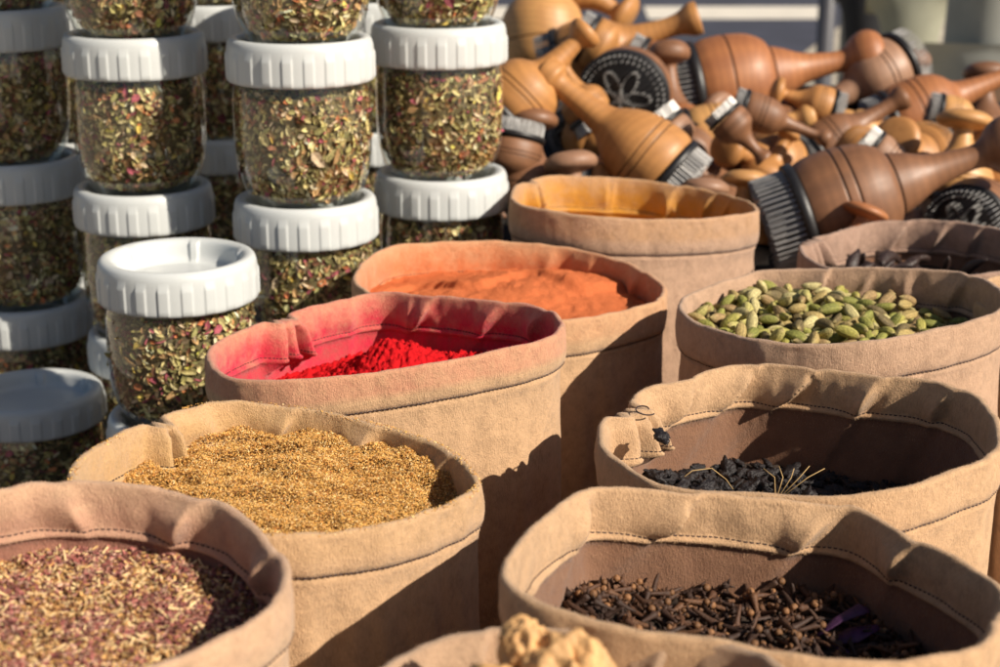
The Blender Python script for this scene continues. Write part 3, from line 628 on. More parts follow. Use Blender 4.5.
# dark dried pods in the sack behind the cardamom
content_surface('pod_layer', rS7, z7, M['under'], 'dark lower layer in the brown grey sack behind the cardamom sack', 'spice', amp=.004, sc=70, seed=9)
ch = []
for k in range(3):
    path = [(x * .03, .006 * math.sin(x * 2 + k), .003 * math.cos(x * 3)) for x in np.linspace(-1, 1, 12)]
    V, Fc = tube(path, [.002, .004, .006, .0066, .0062, .0066, .006, .0055, .005, .004, .0025, .001], 12, .7)
    V = [Vector(v) * (1 + .08 * noise.noise(Vector(v) * 300)) for v in V]
    ch.append(mesh_only('dried_pod', V, Fc, M['chilli']))
spread(ch, poisson(inside_points(rS7, 400, rs, .034, lambda x: 1.56), .017, 26), z7, 'dried_pod', 'curled dark dried pod in the brown grey sack behind the cardamom sack', 'dried pod', 'dark pods in the sack behind the cardamom', rs, .9, (.8, 1.1), (.004, .014))
# pale root lumps
content_surface('root_layer', rS10, z10, M['root'], 'lower layer of pale root crumbs in the small sack at the bottom edge', 'root', amp=.006, sc=60, seed=10)
def lump(loc, s, seed, label, rot=0.):
    V, Fc = lathe([(max(math.sin(a), 1e-3), -math.cos(a)) for a in np.linspace(0, math.pi, 50)], 80)
    out = []
    for v in V:
        q = Vector(v); o_ = Vector((seed * 3.1, 0, 0))
        d = 1 + .34 * noise.noise(q * .9 + o_) + .16 * (1 - abs(noise.noise(q * 1.5 + o_)) * 3) + .06 * noise.noise(q * 6 + o_) + .03 * noise.noise(q * 15 + o_)
        d += .06 * noise.noise(Vector((q.x * 3, q.y * 9, q.z * 3)) + o_); ridge = -.13 * max(0, .22 - abs(noise.noise(q * 1.9 + o_ * 2))) / .22
        out.append(tuple(Vector((q.x * s[0], q.y * s[1], q.z * s[2])) * (d + ridge)))
    o = mesh_np('dried_root', out, Fc, M['root']); o.location = loc; o.rotation_euler = (0, 0, rot)
    return tag(o, label, 'root', 'dried roots in the small sack')
lump((-.002, .578, .358), (.030, .021, .019), 1, 'pale dried root at the left, lowest of those in view in the small sack', .3)
lump((.0120, .598, .377), (.0105, .010, .0135), 2, 'small knob of dried root standing topmost in the small sack', .2)
lump((.0280, .588, .366), (.0185, .014, .0205), 5, 'folded pale dried root at the right in the small sack', -.4)
lump((.017, .545, .340), (.032, .020, .018), 7, 'broad dried root nearest the front rim of the small sack', 1.)

# ================================================================== JARS
JK = 1.42; JH = .1115 * JK                                            # stacking pitch
def lid_mesh():
    n = 528; th = np.linspace(0, 2 * math.pi, n, endpoint=False)
    prof = [(.0478, .0835), (.0505, .0832), (.0518, .0838), (.0521, .0855), (.0521, .088), (.0521, .094), (.0521, .0995), (.0520, .1015), (.0519, .103), (.0516, .1055), (.0508, .1075), (.0495, .1088), (.0478, .1093),
            (.0455, .1092), (.0432, .1086), (.0420, .1075), (.0412, .105), (.0408, .1025), (.0404, .1012), (.039, .1006), (.034, .1005), (.031, .1008), (.029, .1013), (.024, .1014), (.012, .1014), (.0001, .1014)]
    V = []
    for r, z in prof:
        rr = np.full(n, r)
        if r > .0515 and .0845 < z < .1025:             # raised grip ribs
            ph = (th * 22 / (2 * math.pi)) % 1
            rib = 1 / (1 + np.exp(-(.24 - np.abs(ph - .5)) * 170))
            rr = rr + .0009 * rib
        if .038 < r < .0425 and z > .1004 and z < .108:                  # six lugs inside the recess
            ph = (th * 6 / (2 * math.pi)) % 1; lug = 1 / (1 + np.exp(-(.07 - np.abs(ph - .5)) * 160)); rr = rr - .0022 * lug
        V.append(np.stack([rr * np.cos(th), rr * np.sin(th), np.full(n, z)], 1))
    V = np.vstack(V); z = V[:, 2]; hi = z - .1014
    V[:, 2] = z + .0095 + np.clip(hi, 0, .01) * .40 - .0034 * (np.hypot(V[:, 0], V[:, 1]) < .0398)
    return V, grid_faces(len(prof), n)
GL = [(.0001, .0015), (.020, .0012), (.027, .0002), (.0315, .0006), (.0345, .0035), (.0385, .0085), (.0425, .0150), (.0460, .0240), (.0482, .0340), (.0490, .046), (.0491, .062), (.0488, .074), (.0480, .080), (.0472, .085)]
CORE = [(.0001, .0085), (.022, .0085), (.031, .0100), (.0365, .0150), (.0412, .0225), (.0442, .0325), (.0455, .046), (.0456, .062), (.0452, .072), (.0442, .079), (.030, .081), (.0001, .081)]
GL = [(a, c * 1.105 - (.0034 if c < .005 else 0)) for a, c in GL]; CORE = [(a, .0125 + (c - .0085) * (.0880 - .0125) / .0725) for a, c in CORE]
def flake_mesh(seed):
    rs = np.random.default_rng(seed); n = 5600
    prof = np.array(smooth_profile(CORE, 4)); 
    L = np.concatenate([[0], np.cumsum(np.hypot(*(prof[1:] - prof[:-1]).T))])
    s = rs.uniform(.015, L[-1] - .028, n); r = np.interp(s, L, prof[:, 0]); z = np.interp(s, L, prof[:, 1])
    th = rs.uniform(0, 2 * math.pi, n); off = rs.uniform(-.0020, .0022, n)
    r = r + off
    pos = np.stack([r * np.cos(th), r * np.sin(th), z], 1)
    nr = np.stack([np.cos(th), np.sin(th), np.where(z < .03, -.6, 0)], 1) + rs.normal(0, .42, (n, 3)); nr /= np.linalg.norm(nr, axis=1, keepdims=True)
    a = rs.normal(0, 1, (n, 3)); X = np.cross(nr, a); X /= np.linalg.norm(X, axis=1, keepdims=True); Y = np.cross(nr, X)
    ln = rs.uniform(.0010, .0040, n); wd = ln * rs.uniform(.22, .75, n)
    big = rs.random(n) < .03; ln[big] *= 1.8; wd[big] *= 1.6
    LV = np.array([(-1, 0, 0), (-.45, .8, .18), (.4, .75, .2), (1, 0, -.1), (.5, -.8, .15), (-.4, -.85, .2), (0, 0, -.12)], float)
    LF = np.array([(6, 0, 1), (6, 1, 2), (6, 2, 3), (6, 3, 4), (6, 4, 5), (6, 5, 0)])
    pal = np.array([(.42, .40, .16), (.30, .30, .10), (.52, .50, .24), (.16, .17, .06), (.36, .24, .10), (.20, .09, .05), (.22, .05, .07), (.50, .16, .06), (.68, .55, .10), (.60, .52, .34), (.09, .07, .04)])
    C = pal[rs.choice(11, n, p=[.15, .14, .12, .10, .14, .09, .08, .03, .02, .09, .04])] * rs.uniform(.45, 1.35, (n, 1))
    cl_ = np.array([noise.noise(Vector((p[0] * 60, p[1] * 60, p[2] * 60 + seed))) for p in pos])
    C = (C ** .82) * (1.1 + .5 * cl_)[:, None]; C *= np.array([1.20, 1.02, 1.0]); C = np.clip(C, 0, .85)
    return scatter(pos, (X, Y, nr), np.stack([ln, wd, ln * .8], 1), LV, LF, C)
LIDM = mesh_only('lid', *lid_mesh(), M['lid'])
GLM = mesh_only('glass_jar', *lathe(smooth_profile(GL, 4), 96), M['glass'])
pv, pf = lathe(smooth_profile(CORE, 3), 48)
HERB = []
for sd in range(3):
    V, Fc, CC = flake_mesh(sd)
    Vc = pv.copy(); Vc[:, :2] *= .985
    FF = pf.tolist() + (Fc + len(Vc)).tolist()
    o = mesh_np('herb_mix', np.vstack([Vc, V]), FF, [M['under_herb'], M['flake']], None, False, np.vstack([np.tile([.05, .04, .02], (len(Vc), 1)), CC]), midx=np.array([0] * len(pf) + [1] * len(Fc), np.int32))
    HERB.append(o.data); bpy.data.objects.remove(o)
jar_count = [0]
def jar(x, y, z, label, s=1., rot=None, tilt=0.):
    e = empty('herb_jar', (x, y, z)); k = jar_count[0]; jar_count[0] += 1
    e.rotation_euler = (0, 0, (k * 1.7) if rot is None else rot); e.scale = (JK, JK, JK * s)
    tag(e, label, 'jar', 'white lidded glass jars of herb tea')
    link(bpy.data.objects.new('lid', LIDM), e); link(bpy.data.objects.new('glass_jar', GLM), e)
    h = link(bpy.data.objects.new('herb_mix', HERB[k % 3]), e); h['kind'] = 'stuff'
    return e
def column(px, yb, w, up, labels):
    """a stack of jars; yb is where the front bottom of one lid shows, w the lid's width; labels from the top jar down"""
    depth = F * .1062 * JK / w
    p = at(px, yb, depth)
    # front lower lid edge -> lid centre
    d = Vector((p.x, p.y)).normalized(); x = p.x + d.x * .0525 * JK; y = p.y + d.y * .0525 * JK
    # re-solve height of the lid's lower edge on the front point
    zt = p.z - .0928 * JK + JH                             # where the next jar's base stands
    n = max(1, round(zt / JH)); s = zt / (n * JH)
    tot = n + up
    jr = random.Random(px)
    for k in range(tot):
        lvl = tot - 1 - k
        lab = labels[k] if k < len(labels) else labels[-1]
        ox, oy = (jr.uniform(-.0025, .0025), jr.uniform(-.0025, .0025))
        jar(x + ox, y + oy, lvl * JH * s + .0052 * (1 - lvl / (n + .5)), lab, s, jr.uniform(0, 6))
    return x, y
column(181, 322, 168, 0, ['front jar of green herb tea with its whole recessed white lid in view', 'jar directly under the front jar left of the red powder sack', 'lower jar of the front stack, hidden by the sacks', 'lowest jar of the front stack, on the table'])
column(138, 84, 149, 1, ['top jar of the stack behind the front jar, cut by the top of the photo', 'sunlit jar in the stack behind the front jar, second from the top', 'jar with the shaded lid just above and behind the front jar', 'low jar behind the front jar, only its lid seen left of it', 'lowest jar of the stack behind the front jar'])
column(302, 91, 156, 1, ['top jar of the middle stack, only its rounded bottom in view', 'fully visible sunlit jar in the middle stack, above the red powder sack', 'jar in the middle stack between the front jar and the orange powder sack', 'lower jar of the middle stack behind the red powder sack', 'lowest jar of the middle stack'])
column(440, 72, 144, 1, ['top jar of the right stack beside the wooden stamps, mostly out of view', 'sunlit jar in the right stack, beside the wooden stamps', 'jar under it in the right stack, shaded, just behind the orange powder sack', 'lower jar of the right stack behind the orange powder sack', 'lowest jar of the right stack'])
column(4, 54, 141, 1, ['top dark jar at the upper left corner of the photo', 'dark shaded jar at the left edge, upper of the two whole ones', 'dark shaded jar at the left edge, below the other whole one', 'low shaded jar at the left edge behind the jar with the upturned lid', 'lowest jar of the shaded left stack'])
column(219, 44, 126, 1, ['shaded jar seen in the gap between the left and middle stacks, at the top', 'shaded jar in the gap between the left and middle stacks, upper one', 'shaded jar in the gap between the left and middle stacks, middle one', 'shaded jar in the gap between the two stacks, lower one', 'lowest shaded jar in the gap'])
column(376, 40, 122, 1, ['shaded jar far back in the gap between the middle and right stacks, at the top', 'shaded jar far back between the middle and right stacks, upper one', 'shaded jar far back between the middle and right stacks, middle one', 'shaded jar far back between the middle and right stacks, lower one', 'lowest jar far back between the middle and right stacks'])
column(84, 48, 126, 1, ['shaded jar far back in the gap right of the leftmost stack, at the top', 'shaded jar far back right of the leftmost stack, upper one', 'shaded jar far back right of the leftmost stack, middle one', 'shaded jar far back right of the leftmost stack, lower one', 'lowest jar far back right of the leftmost stack'])
column(39, 452, 148, 0, ['jar with shaded open topped white lid at the lower left, beside the golden seeds sack', 'jar beneath the one with the shaded lid at the lower left', 'lowest jar at the lower left'])

# ================================================================== STALL TABLE AND TRAY
t = empty('market_table', (0, 0, 0)); tag(t, 'dark wooden market table under the sacks and jars', 'table')
box_obj('tabletop', [(-1.0 + .2005 * k, -1.0 + .2005 * k + .197, .40, 3.0, -.035, -.0005) for k in range(12)], M['table'], t)
for sx in (-.92, 1.33):
    for sy in (.5, 2.9):
        box_obj('leg', [(sx - .035, sx + .035, sy - .035, sy + .035, -.82, -.036)], M['table'], t)
def tz(y): return .150 + .27 * (y - 1.86)
tr = empty('display_tray', (.35, 1.88, 0)); tag(tr, 'tilted display tray lined with black cloth under the wooden stamps', 'tray')
def slab(name, x0, x1, y0, y1, lo, hi, mat, parent, base):
    V = [(x0, y0, lo(y0)), (x1, y0, lo(y0)), (x1, y1, lo(y1)), (x0, y1, lo(y1)), (x0, y0, hi(y0)), (x1, y0, hi(y0)), (x1, y1, hi(y1)), (x0, y1, hi(y1))]
    V = [(a - base[0], b - base[1], c - base[2]) for a, b, c in V]
    Fc = [[0, 3, 2, 1], [4, 5, 6, 7], [0, 1, 5, 4], [1, 2, 6, 5], [2, 3, 7, 6], [3, 0, 4, 7]]
    return mesh_np(name, V, Fc, mat, parent, smooth=False)
TB = (.35, 1.88, 0)
slab('lining', -.10, .95, 1.885, 2.46, lambda y: tz(y) - .012, lambda y: tz(y), M['cloth'], tr, TB)
slab('side_board', -.118, -.102, 1.866, 2.48, lambda y: 0, lambda y: tz(y) + .02, M['table'], tr, TB)
slab('side_board', .952, .968, 1.866, 2.48, lambda y: 0, lambda y: tz(y) + .02, M['table'], tr, TB)
slab('front_board', -.1005, .9505, 1.866, 1.883, lambda y: 0, lambda y: tz(1.87) + .015, M['cloth'], tr, TB)
slab('back_board', -.1005, .9505, 2.462, 2.48, lambda y: 0, lambda y: tz(2.47) + .02, M['table'], tr, TB)

# ================================================================== BREAD STAMPS
HP = {   # handle outlines: (radius, position along the axis), body radius 1, total length 1 -> scaled separately
 'bell': [(.90, 0), (.97, .05), (1.0, .14), (.98, .24), (.90, .33), (.72, .40), (.50, .45), (.40, .50), (.32, .60), (.26, .72), (.24, .82), (.30, .86), (.42, .90), (.46, .94), (.42, .98), (.22, 1.0), (.0001, 1.0)],
 'ball': [(.92, 0), (1.0, .06), (1.02, .16), (.95, .28), (.78, .36), (.64, .385), (.60, .40), (.50, .47), (.34, .56), (.25, .68), (.23, .76), (.30, .80), (.46, .84), (.55, .89), (.54, .94), (.40, .985), (.0001, 1.0)],
 'mush': [(.90, 0), (.98, .06), (1.0, .18), (.90, .32), (.60, .44), (.40, .54), (.30, .66), (.27, .76), (.45, .79), (.70, .82), (.78, .87), (.72, .93), (.45, .985), (.0001, 1.0)],
 'flat': [(.92, 0), (1.0, .06), (1.0, .20), (.90, .32), (.66, .40), (.46, .48), (.34, .60), (.28, .74), (.31, .84), (.42, .91), (.47, .95), (.46, .985), (.42, 1.0), (.0001, 1.0)],
}
pin_cache = {}
def pins_mesh(kind):
    if kind in pin_cache: return pin_cache[kind]
    pts = []
    for k in range(50): a = 2 * math.pi * k / 50; pts.append((.90 * math.cos(a), .90 * math.sin(a)))
    for k in range(40): a = 2 * math.pi * k / 40; pts.append((.78 * math.cos(a), .78 * math.sin(a)))
    if kind == 0:
        for q in range(6):
            c = q * math.pi / 3
            for k in range(22):
                a = 2 * math.pi * k / 22; u = .33 + .30 * math.cos(a); v = .13 * math.sin(a)
                pts.append((u * math.cos(c) - v * math.sin(c), u * math.sin(c) + v * math.cos(c)))
    else:
        for rr, m in ((.6, 48), (.42, 34), (.22, 18)):
            for k in range(m): a = 2 * math.pi * k / m; q = rr * (1 + .10 * math.sin(6 * a)); pts.append((q * math.cos(a), q * math.sin(a)))
    V = []; Fc = []
    for x, y in pts:
        b = len(V); h = .026
        for z, r in ((-.002, .021), (1., .017)):
            for k in range(4): V.append((x + r * math.cos(k * 1.571), y + r * math.sin(k * 1.571), z))
        Fc += [[b + k, b + (k + 1) % 4, b + 4 + (k + 1) % 4, b + 4 + k] for k in range(4)] + [[b + 4, b + 5, b + 6, b + 7]]
    pin_cache[kind] = (np.array(V), Fc); return pin_cache[kind]
def stamp(px0, py0, px1, py1, Rp, style, wood, label, off0=0., off1=0., plate=True, rings=2, pk=0, group='wooden bread stamps heaped behind the sacks', d=None, pinl=.020):
    """base centre pixel -> knob end pixel; depth follows the tray slope unless given"""
    def depth(py):
        tt = math.tan(PITCH + math.atan((py - 333.5) / F)); Y = (.70 - .150 + .27 * 1.86 - .055) / (.27 + tt)
        return Y / math.cos(PITCH) * 1.0 * math.cos(PITCH) / (math.cos(PITCH) + (-(py - 333.5) / F) * math.sin(PITCH))
    dm = (d if d else depth(.65 * py0 + .35 * py1))
    A = at(px0, py0, dm + off0); B = at(px1, py1, dm + off1)
    ax = (B - A); L = ax.length; Rr = Rp / F * (dm + off0)
    e = empty('bread_stamp', A); e.rotation_mode = 'QUATERNION'; e.rotation_quaternion = ax.to_track_quat('Z', 'Y'); tag(e, label, 'bread stamp', group)
    prof = smooth_profile(HP[style], 5); P = []
    for r, z in prof: P.append((max(r, 0) * Rr, z * L))
    V, Fc = lathe(P, 56)
    zz = V[:, 2] / L; rr = np.hypot(V[:, 0], V[:, 1])
    burn = np.zeros(len(V))
    # turned grooves: extra rings cut into the body and darkened by friction
    P2 = []
    rs_ = random.Random(px0)
    gl = [.16, .21][:rings] if rings <= 2 else [.12, .20, .40]
    if style == 'ball': gl = gl + [.392]
    fine = []
    for z in sorted(set(list(np.linspace(0, 1, 140)) + [g + q for g in gl for q in (-.010, -.005, -.003, 0, .003, .005, .010)])):
        r = float(np.interp(z, [p[1] for p in prof], [p[0] for p in prof]))
        g = max([math.exp(-((z - q) / .0042) ** 2) for q in gl] + [0]); P2.append(((r - .028 * g) * Rr, z * L)); fine.append(g)
    P2[-1] = (.0001, L); P2 = [(.0001, 0)] + P2; fine = [0] + fine
    V, Fc = lathe(P2, 56); burn = np.repeat(np.clip(np.array(fine) * 1.1, 0, 1) * .85, 56)
    mesh_np('handle', V, Fc, WOODS[wood], e, col=burn, colname='burn')
    if plate:
        T = .010 * Rr / .05
        pv_, pf_ = lathe([(.0001, -T), (.97 * Rr, -T), (1.0 * Rr, -T * .9), (1.0 * Rr, -T * .1), (.97 * Rr, -.0006), (.0001, -.0006)], 56)
        mesh_np('base_plate', pv_, pf_, M['black'], e)
        V, Fc = pins_mesh(pk); V = V.copy(); V[:, :2] *= Rr; V[:, 2] = -T - V[:, 2] * pinl * Rr / .045
        mesh_np('pins', V, [f[::-1] for f in Fc], M['pin'], e, smooth=False)['kind'] = 'stuff'
    return e
ST = [
 (668, 172, 541, 70, 41, 'mush2', 'honey', 'honey stamp with long handle rising to the upper left, just behind the farthest sack', dict(d=1.97, off1=.02)),
 (806, 214, 1030, 138, 54, 'ball', 'brown', 'large dark walnut stamp with two burnt rings lying sideways behind the brown grey sack', dict(d=1.90, off1=-.02, rings=2, pinl=.027)),
 (699, 88, 884, 53, 47, 'ball', 'red', 'large reddish stamp lying on its side with a round ball knob at its right', dict(rings=1, pinl=.022)),
 (624, 96, 642, 78, 47, 'bell', 'brown', 'stamp turned so that its flower pattern of pins faces out', dict(d=2.28, off1=.14, pk=0, pinl=.011)),
 (566, 62, 700, 17, 36, 'flat', 'honey', 'honey stamp with a flat round handle end, topmost of the heap', dict(off1=-.05)),
 (546, 62, 530, -90, 42, 'bell', 'pale', 'big pale upright stamp with a dark groove, beside the right jar stack', dict(off0=.02, rings=1)),
 (506, 112, 590, 28, 38, 'bell', 'honey', 'honey stamp leaning to the upper right, next to the right jar stack', dict(d=2.0)),
 (560, -26, 632, 22, 30, 'mush', 'honey', 'stamp whose shiny dark edged knob hangs at the top of the photo above the heap', dict(off1=-.02)),
 (692, 138, 815, 116, 31, 'bell', 'pale', 'small pale yellow stamp with slim handle pointing right in the middle of the heap', dict(rings=2)),
 (782, 168, 722, 146, 34, 'ball', 'honey', 'stamp seen from its round honey knob, below the small pale one', dict(off1=-.07, off0=.03)),
 (818, 150, 905, 96, 27, 'flat', 'brown', 'small brown stamp with shining steel pins in the middle of the heap', dict(pk=1)),
 (925, 170, 893, 138, 44, 'ball', 'honey', 'stamp whose round orange brown knob faces out above the large walnut one', dict(off1=-.08, off0=.03)),
 (955, 196, 966, 110, 36, 'mush', 'pale', 'upright stamp with wide pale mushroom knob at the right', dict(d=2.02)),
 (893, 122, 1030, 66, 35, 'bell', 'red', 'reddish brown stamp with handle rising to the right edge of the photo', dict()),
 (868, 142, 808, 92, 24, 'ball', 'pale', 'small pale stamp with a bulb end, right of the slim handled one', dict(plate=True)),
 (895, 66, 800, 118, 34, 'bell', 'grey', 'greyish stamp with its pins up at the back, under the round ball knob', dict(off0=.04)),
 (928, 150, 912, 50, 22, 'mush', 'brown', 'upright stamp with dark brown cap at the back of the heap on the right', dict(d=2.42)),
 (672, 150, 668, 40, 28, 'mush', 'brown', 'upright dark brown mushroom capped stamp behind the flower patterned one', dict(d=2.33)),
 (528, 205, 534, 108, 32, 'mush', 'brown', 'stamp with smooth brown mushroom knob beside the right jar stack', dict(d=1.98)),
 (582, 250, 569, 151, 35, 'mush', 'grey', 'stamp with flat weathered grey knob just above the rim of the farthest sack', dict(d=1.93)),
 (515, 140, 500, 220, 30, 'bell', 'brown', 'stamp with its dark pins pointing up between the jars and the farthest sack', dict(d=1.97, pk=1)),
 (664, 128, 700, 175, 26, 'bell', 'grey', 'stamp with steel pins up, its grey body behind the farthest sack', dict(d=2.12, pk=1)),
 (742, 245, 745, 170, 29, 'mush', 'pale', 'stamp with rough pale round knob behind the right rim of the farthest sack', dict(d=1.95)),
 (700, 262, 706, 178, 31, 'mush', 'grey', 'stamp with wide weathered knob right behind the rim of the farthest sack', dict(d=1.92)),
 (937, 148, 985, 175, 25, 'bell', 'brown', 'small stamp with grey pins facing out under the pale mushroom knob', dict(off1=.12, pk=1)),
 (968, 224, 1010, 196, 42, 'bell', 'brown', 'dark stamp with a ring of steel pins facing out at the right edge', dict(off1=.14, pk=0, d=1.93)),
 (985, 150, 985, 62, 28, 'mush', 'brown', 'stamp with nearly black cap against the street at the right edge', dict(d=2.45)),
 (848, 262, 868, 205, 30, 'mush', 'red', 'stamp with reddish cap just above the rim of the brown grey sack', dict(d=1.83)),
 (590, 115, 560, 60, 24, 'bell', 'honey', 'small honey stamp half hidden among the others at the upper left of the heap', dict(d=2.22)),
 (760, 190, 790, 130, 27, 'bell', 'honey', 'honey stamp body between the slim handled and the walnut one', dict(d=2.14)),
 (640, 62, 700, 95, 26, 'flat', 'red', 'dull reddish stamp behind the flower patterned one', dict(d=2.45)),
 (590, 40, 640, 70, 26, 'bell', 'honey', 'honey stamp under the flat ended handle at the upper left', dict(d=2.45)),
 (745, 66, 800, 82, 20, 'flat', 'grey', 'dull stamp end showing just behind the large reddish stamp', dict(d=2.42)),
 (1000, 205, 1020, 120, 34, 'mush', 'honey', 'honey stamp cut by the right edge of the photo', dict(d=2.06)),
 (745, 108, 830, 140, 19, 'bell', 'brown', 'slim dark stamp lying under the large reddish one', dict(d=2.10, pk=1)),
 (872, 150, 935, 205, 22, 'flat', 'grey', 'small weathered stamp between the walnut handle and the orange knob', dict(d=2.06, pk=1)),
 (905, 175, 990, 158, 20, 'ball', 'honey', 'small honey stamp above the handle of the walnut one', dict(d=2.10)),
 (830, 108, 770, 90, 20, 'mush', 'honey', 'small honey mushroom stamp just under the ball knob', dict(d=2.26, pk=1)),
 (940, 112, 1010, 130, 19, 'bell', 'pale', 'small pale stamp at the right under the reddish brown one', dict(d=2.2, pk=1)),
 (590, 178, 640, 190, 18, 'mush', 'honey', 'small honey stamp under the long handled one', dict(d=1.99, pk=1)),
 (726, 118, 765, 160, 20, 'flat', 'brown', 'small brown stamp with steel bristles up beside the pale slim one', dict(d=2.05, pk=1)),
]
HP['mush2'] = [(.92, 0), (1.0, .05), (1.0, .14), (.93, .26), (.78, .36), (.58, .44), (.42, .50), (.34, .60), (.28, .74), (.28, .84), (.36, .875), (.46, .89), (.47, .93), (.44, .985), (.36, 1.0), (.0001, 1.0)]
for a in ST: stamp(*a[:8], **a[8])
# stamps lower in the heap, glimpsed in the gaps
rf = random.Random(5)
for k in range(24):
    x = rf.uniform(0.0, .86); y = rf.uniform(1.93, 2.28); wd = rf.choice(['honey', 'brown', 'grey', 'red', 'pale'])
    A = Vector((x, y, tz(y) + .04)); a = rf.uniform(0, 6.28); Ln = rf.uniform(.13, .19); B = A + Vector((math.cos(a) * Ln, math.sin(a) * Ln * .7, rf.uniform(-.005, .02) + .27 * math.sin(a) * Ln * .7))
    v = A - Vector((0, 0, CAMZ)); dA = v.y * math.cos(PITCH) - v.z * math.sin(PITCH)
    def pix(P):
        v = P - Vector((0, 0, CAMZ)); d = v.y * math.cos(PITCH) - v.z * math.sin(PITCH); u = v.y * math.sin(PITCH) + v.z * math.cos(PITCH)
        return 500 + F * v.x / d, 333.5 - F * u / d, d
    a0 = pix(A); b0 = pix(B)
    stamp(a0[0], a0[1], b0[0], b0[1], rf.uniform(24, 31), rf.choice(['bell', 'ball', 'mush', 'flat']), wd, 'stamp deep in the heap, only glimpsed between the ones on top', d=a0[2], off1=b0[2] - a0[2], pk=k % 2, group='stamps at the bottom of the heap')

# ================================================================== STREET BEHIND
GZ = -.82
def sheet(name, pts, z, mat):
    return tag(mesh_np(name, [(x, y, z) for x, y in pts], [list(range(len(pts)))], mat, smooth=False), kind='structure')
M['paving'] = mat_plain('pale_paving', (.46, .40, .31), .85, .22, 1.4)
M['dark_bluish_ground'] = mat_plain('dark_bluish_ground', (.040, .042, .062), .9, .3, 3.)  # dark bluish tone of one ground patch
M['white'] = mat_plain('cream_stripe', (.72, .66, .56), .7, .1, 4.)
sheet('ground', [(-150, -60), (150, -60), (150, 300), (-150, 300)], GZ, M['paving'])
sheet('dark_ground', [(-14, 11.), (1.9, 11.), (2.1, 11.5), (3.2, 14.6), (3.9, 17.), (-14, 17.)], GZ + .004, M['dark_bluish_ground'])  # dark patch with a slanted right edge laid on the paving
sheet('pale_stripe', [(1.3, 14.2), (2.85, 14.2), (3.0, 15.3), (1.35, 15.3)], GZ + .008, M['white'])  # pale stripes laid across the dark patch
sheet('pale_stripe', [(-3.5, 14.2), (.4, 14.2), (.45, 15.3), (-3.5, 15.3)], GZ + .008, M['white'])
M['metal'] = mat_plain('dark_post_paint', (.05, .05, .06), .5)
M['tanmetal'] = mat_plain('beige_post_paint', (.30, .26, .19), .6)
def post(px, dist, w, mat, label):
    p = at(px, 10, dist); e = empty('post', (p.x, p.y, GZ)); tag(e, label, 'post')
    V, Fc = lathe([(.0001, 0), (w, 0), (w, .02), (w * .5, .03), (w * .5, 2.6), (w * .7, 2.62), (.0001, 2.66)], 20); mesh_np('pole', V, Fc, mat, e)
    return e
post(827, 9., .10, M['metal'], 'dark thin street post, blurred, left of the person with khaki trousers')
post(857, 8.2, .16, M['tanmetal'], 'beige blurred street post beside the person with khaki trousers')
# crate with pale sacks/paper beyond the heap
p = at(733, 42, 5.2)
M['paper'] = mat_plain('pale_paper', (.66, .64, .54), .8, .06)
st = empty('back_bench', (p.x, p.y, GZ)); tag(st, 'low dark bench behind the heap carrying a pale paper bag', 'bench')
box_obj('seat', [(-.45, .25, -.2, .2, .64, .68)], M['metal'], st)
for sx in (-.42, .22): box_obj('leg', [(sx - .02, sx + .02, -.18, .18, 0, .639)], M['metal'], st)
def bag(loc, w, h, label):
    V = []; 
    for z, k in ((0, 1), (.25 * h, 1.03), (.7 * h, .97), (h, .93)):
        for sx, sy in ((-1, -1), (-.3, -1.05), (.3, -1.05), (1, -1), (1.02, 0), (1, 1), (.3, 1.05), (-.3, 1.05), (-1, 1), (-1.02, 0)): V.append((sx * w / 2 * k, sy * w * .3 * k, z))
    Fc = grid_faces(4, 10).tolist() + [list(range(10))[::-1], [30 + i for i in range(10)]]
    o = mesh_np('paper_bag', V, Fc, M['paper'], smooth=False); o.location = loc; return tag(o, label, 'bag')
bag((p.x, p.y, GZ + .681), .085, .16, 'pale paper bag standing on the bench behind the reddish stamp')
q = at(785, 112, 2.75); 
tag(box_obj('price_card', [(-.030, .030, -.002, .002, -.05, .05)], M['paper'], None, .001), 'small blank cream card standing behind the large reddish stamp', 'card'); bpy.data.objects['price_card'].location = q

# ------------------------------------------------------------------ people standing in the street
M['khaki'] = mat_plain('khaki_trousers', (.25, .25, .19), .9, .2, 6.)
M['greytr'] = mat_plain('grey_green_trousers', (.27, .275, .25), .9, .15, 6.)
M['skin'] = mat_plain('skin', (.50, .27, .18), .6, .08)
M['navy'] = mat_plain('navy_jacket', (.022, .024, .040), .85)
M['darkjk'] = mat_plain('black_jacket', (.015, .015, .018), .85)
M['hair'] = mat_plain('dark_hair', (.02, .013, .010), .7)
M['shoe'] = mat_plain('dark_shoes', (.03, .02, .018), .5)
def skin_obj(name, verts, edges, rads, mat, parent, lv=2, root=0):
    me = bpy.data.meshes.new(name); me.from_pydata(verts, edges, []); me.update()
    o = bpy.data.objects.new(name, me); link(o, parent)
    me.materials.append(mat)
    s = o.modifiers.new('skin', 'SKIN'); s.use_smooth_shade = True
    if not me.skin_vertices: bpy.context.view_layer.objects.active = o
    if not me.skin_vertices:
        with bpy.context.temp_override(object=o, active_object=o): bpy.ops.mesh.customdata_skin_add()
    for i, r in enumerate(rads): me.skin_vertices[0].data[i].radius = r if isinstance(r, tuple) else (r, r)
    me.skin_vertices[0].data[root].use_root = True
    ss = o.modifiers.new('subdivision', 'SUBSURF'); ss.levels = lv; ss.render_levels = lv
    return o
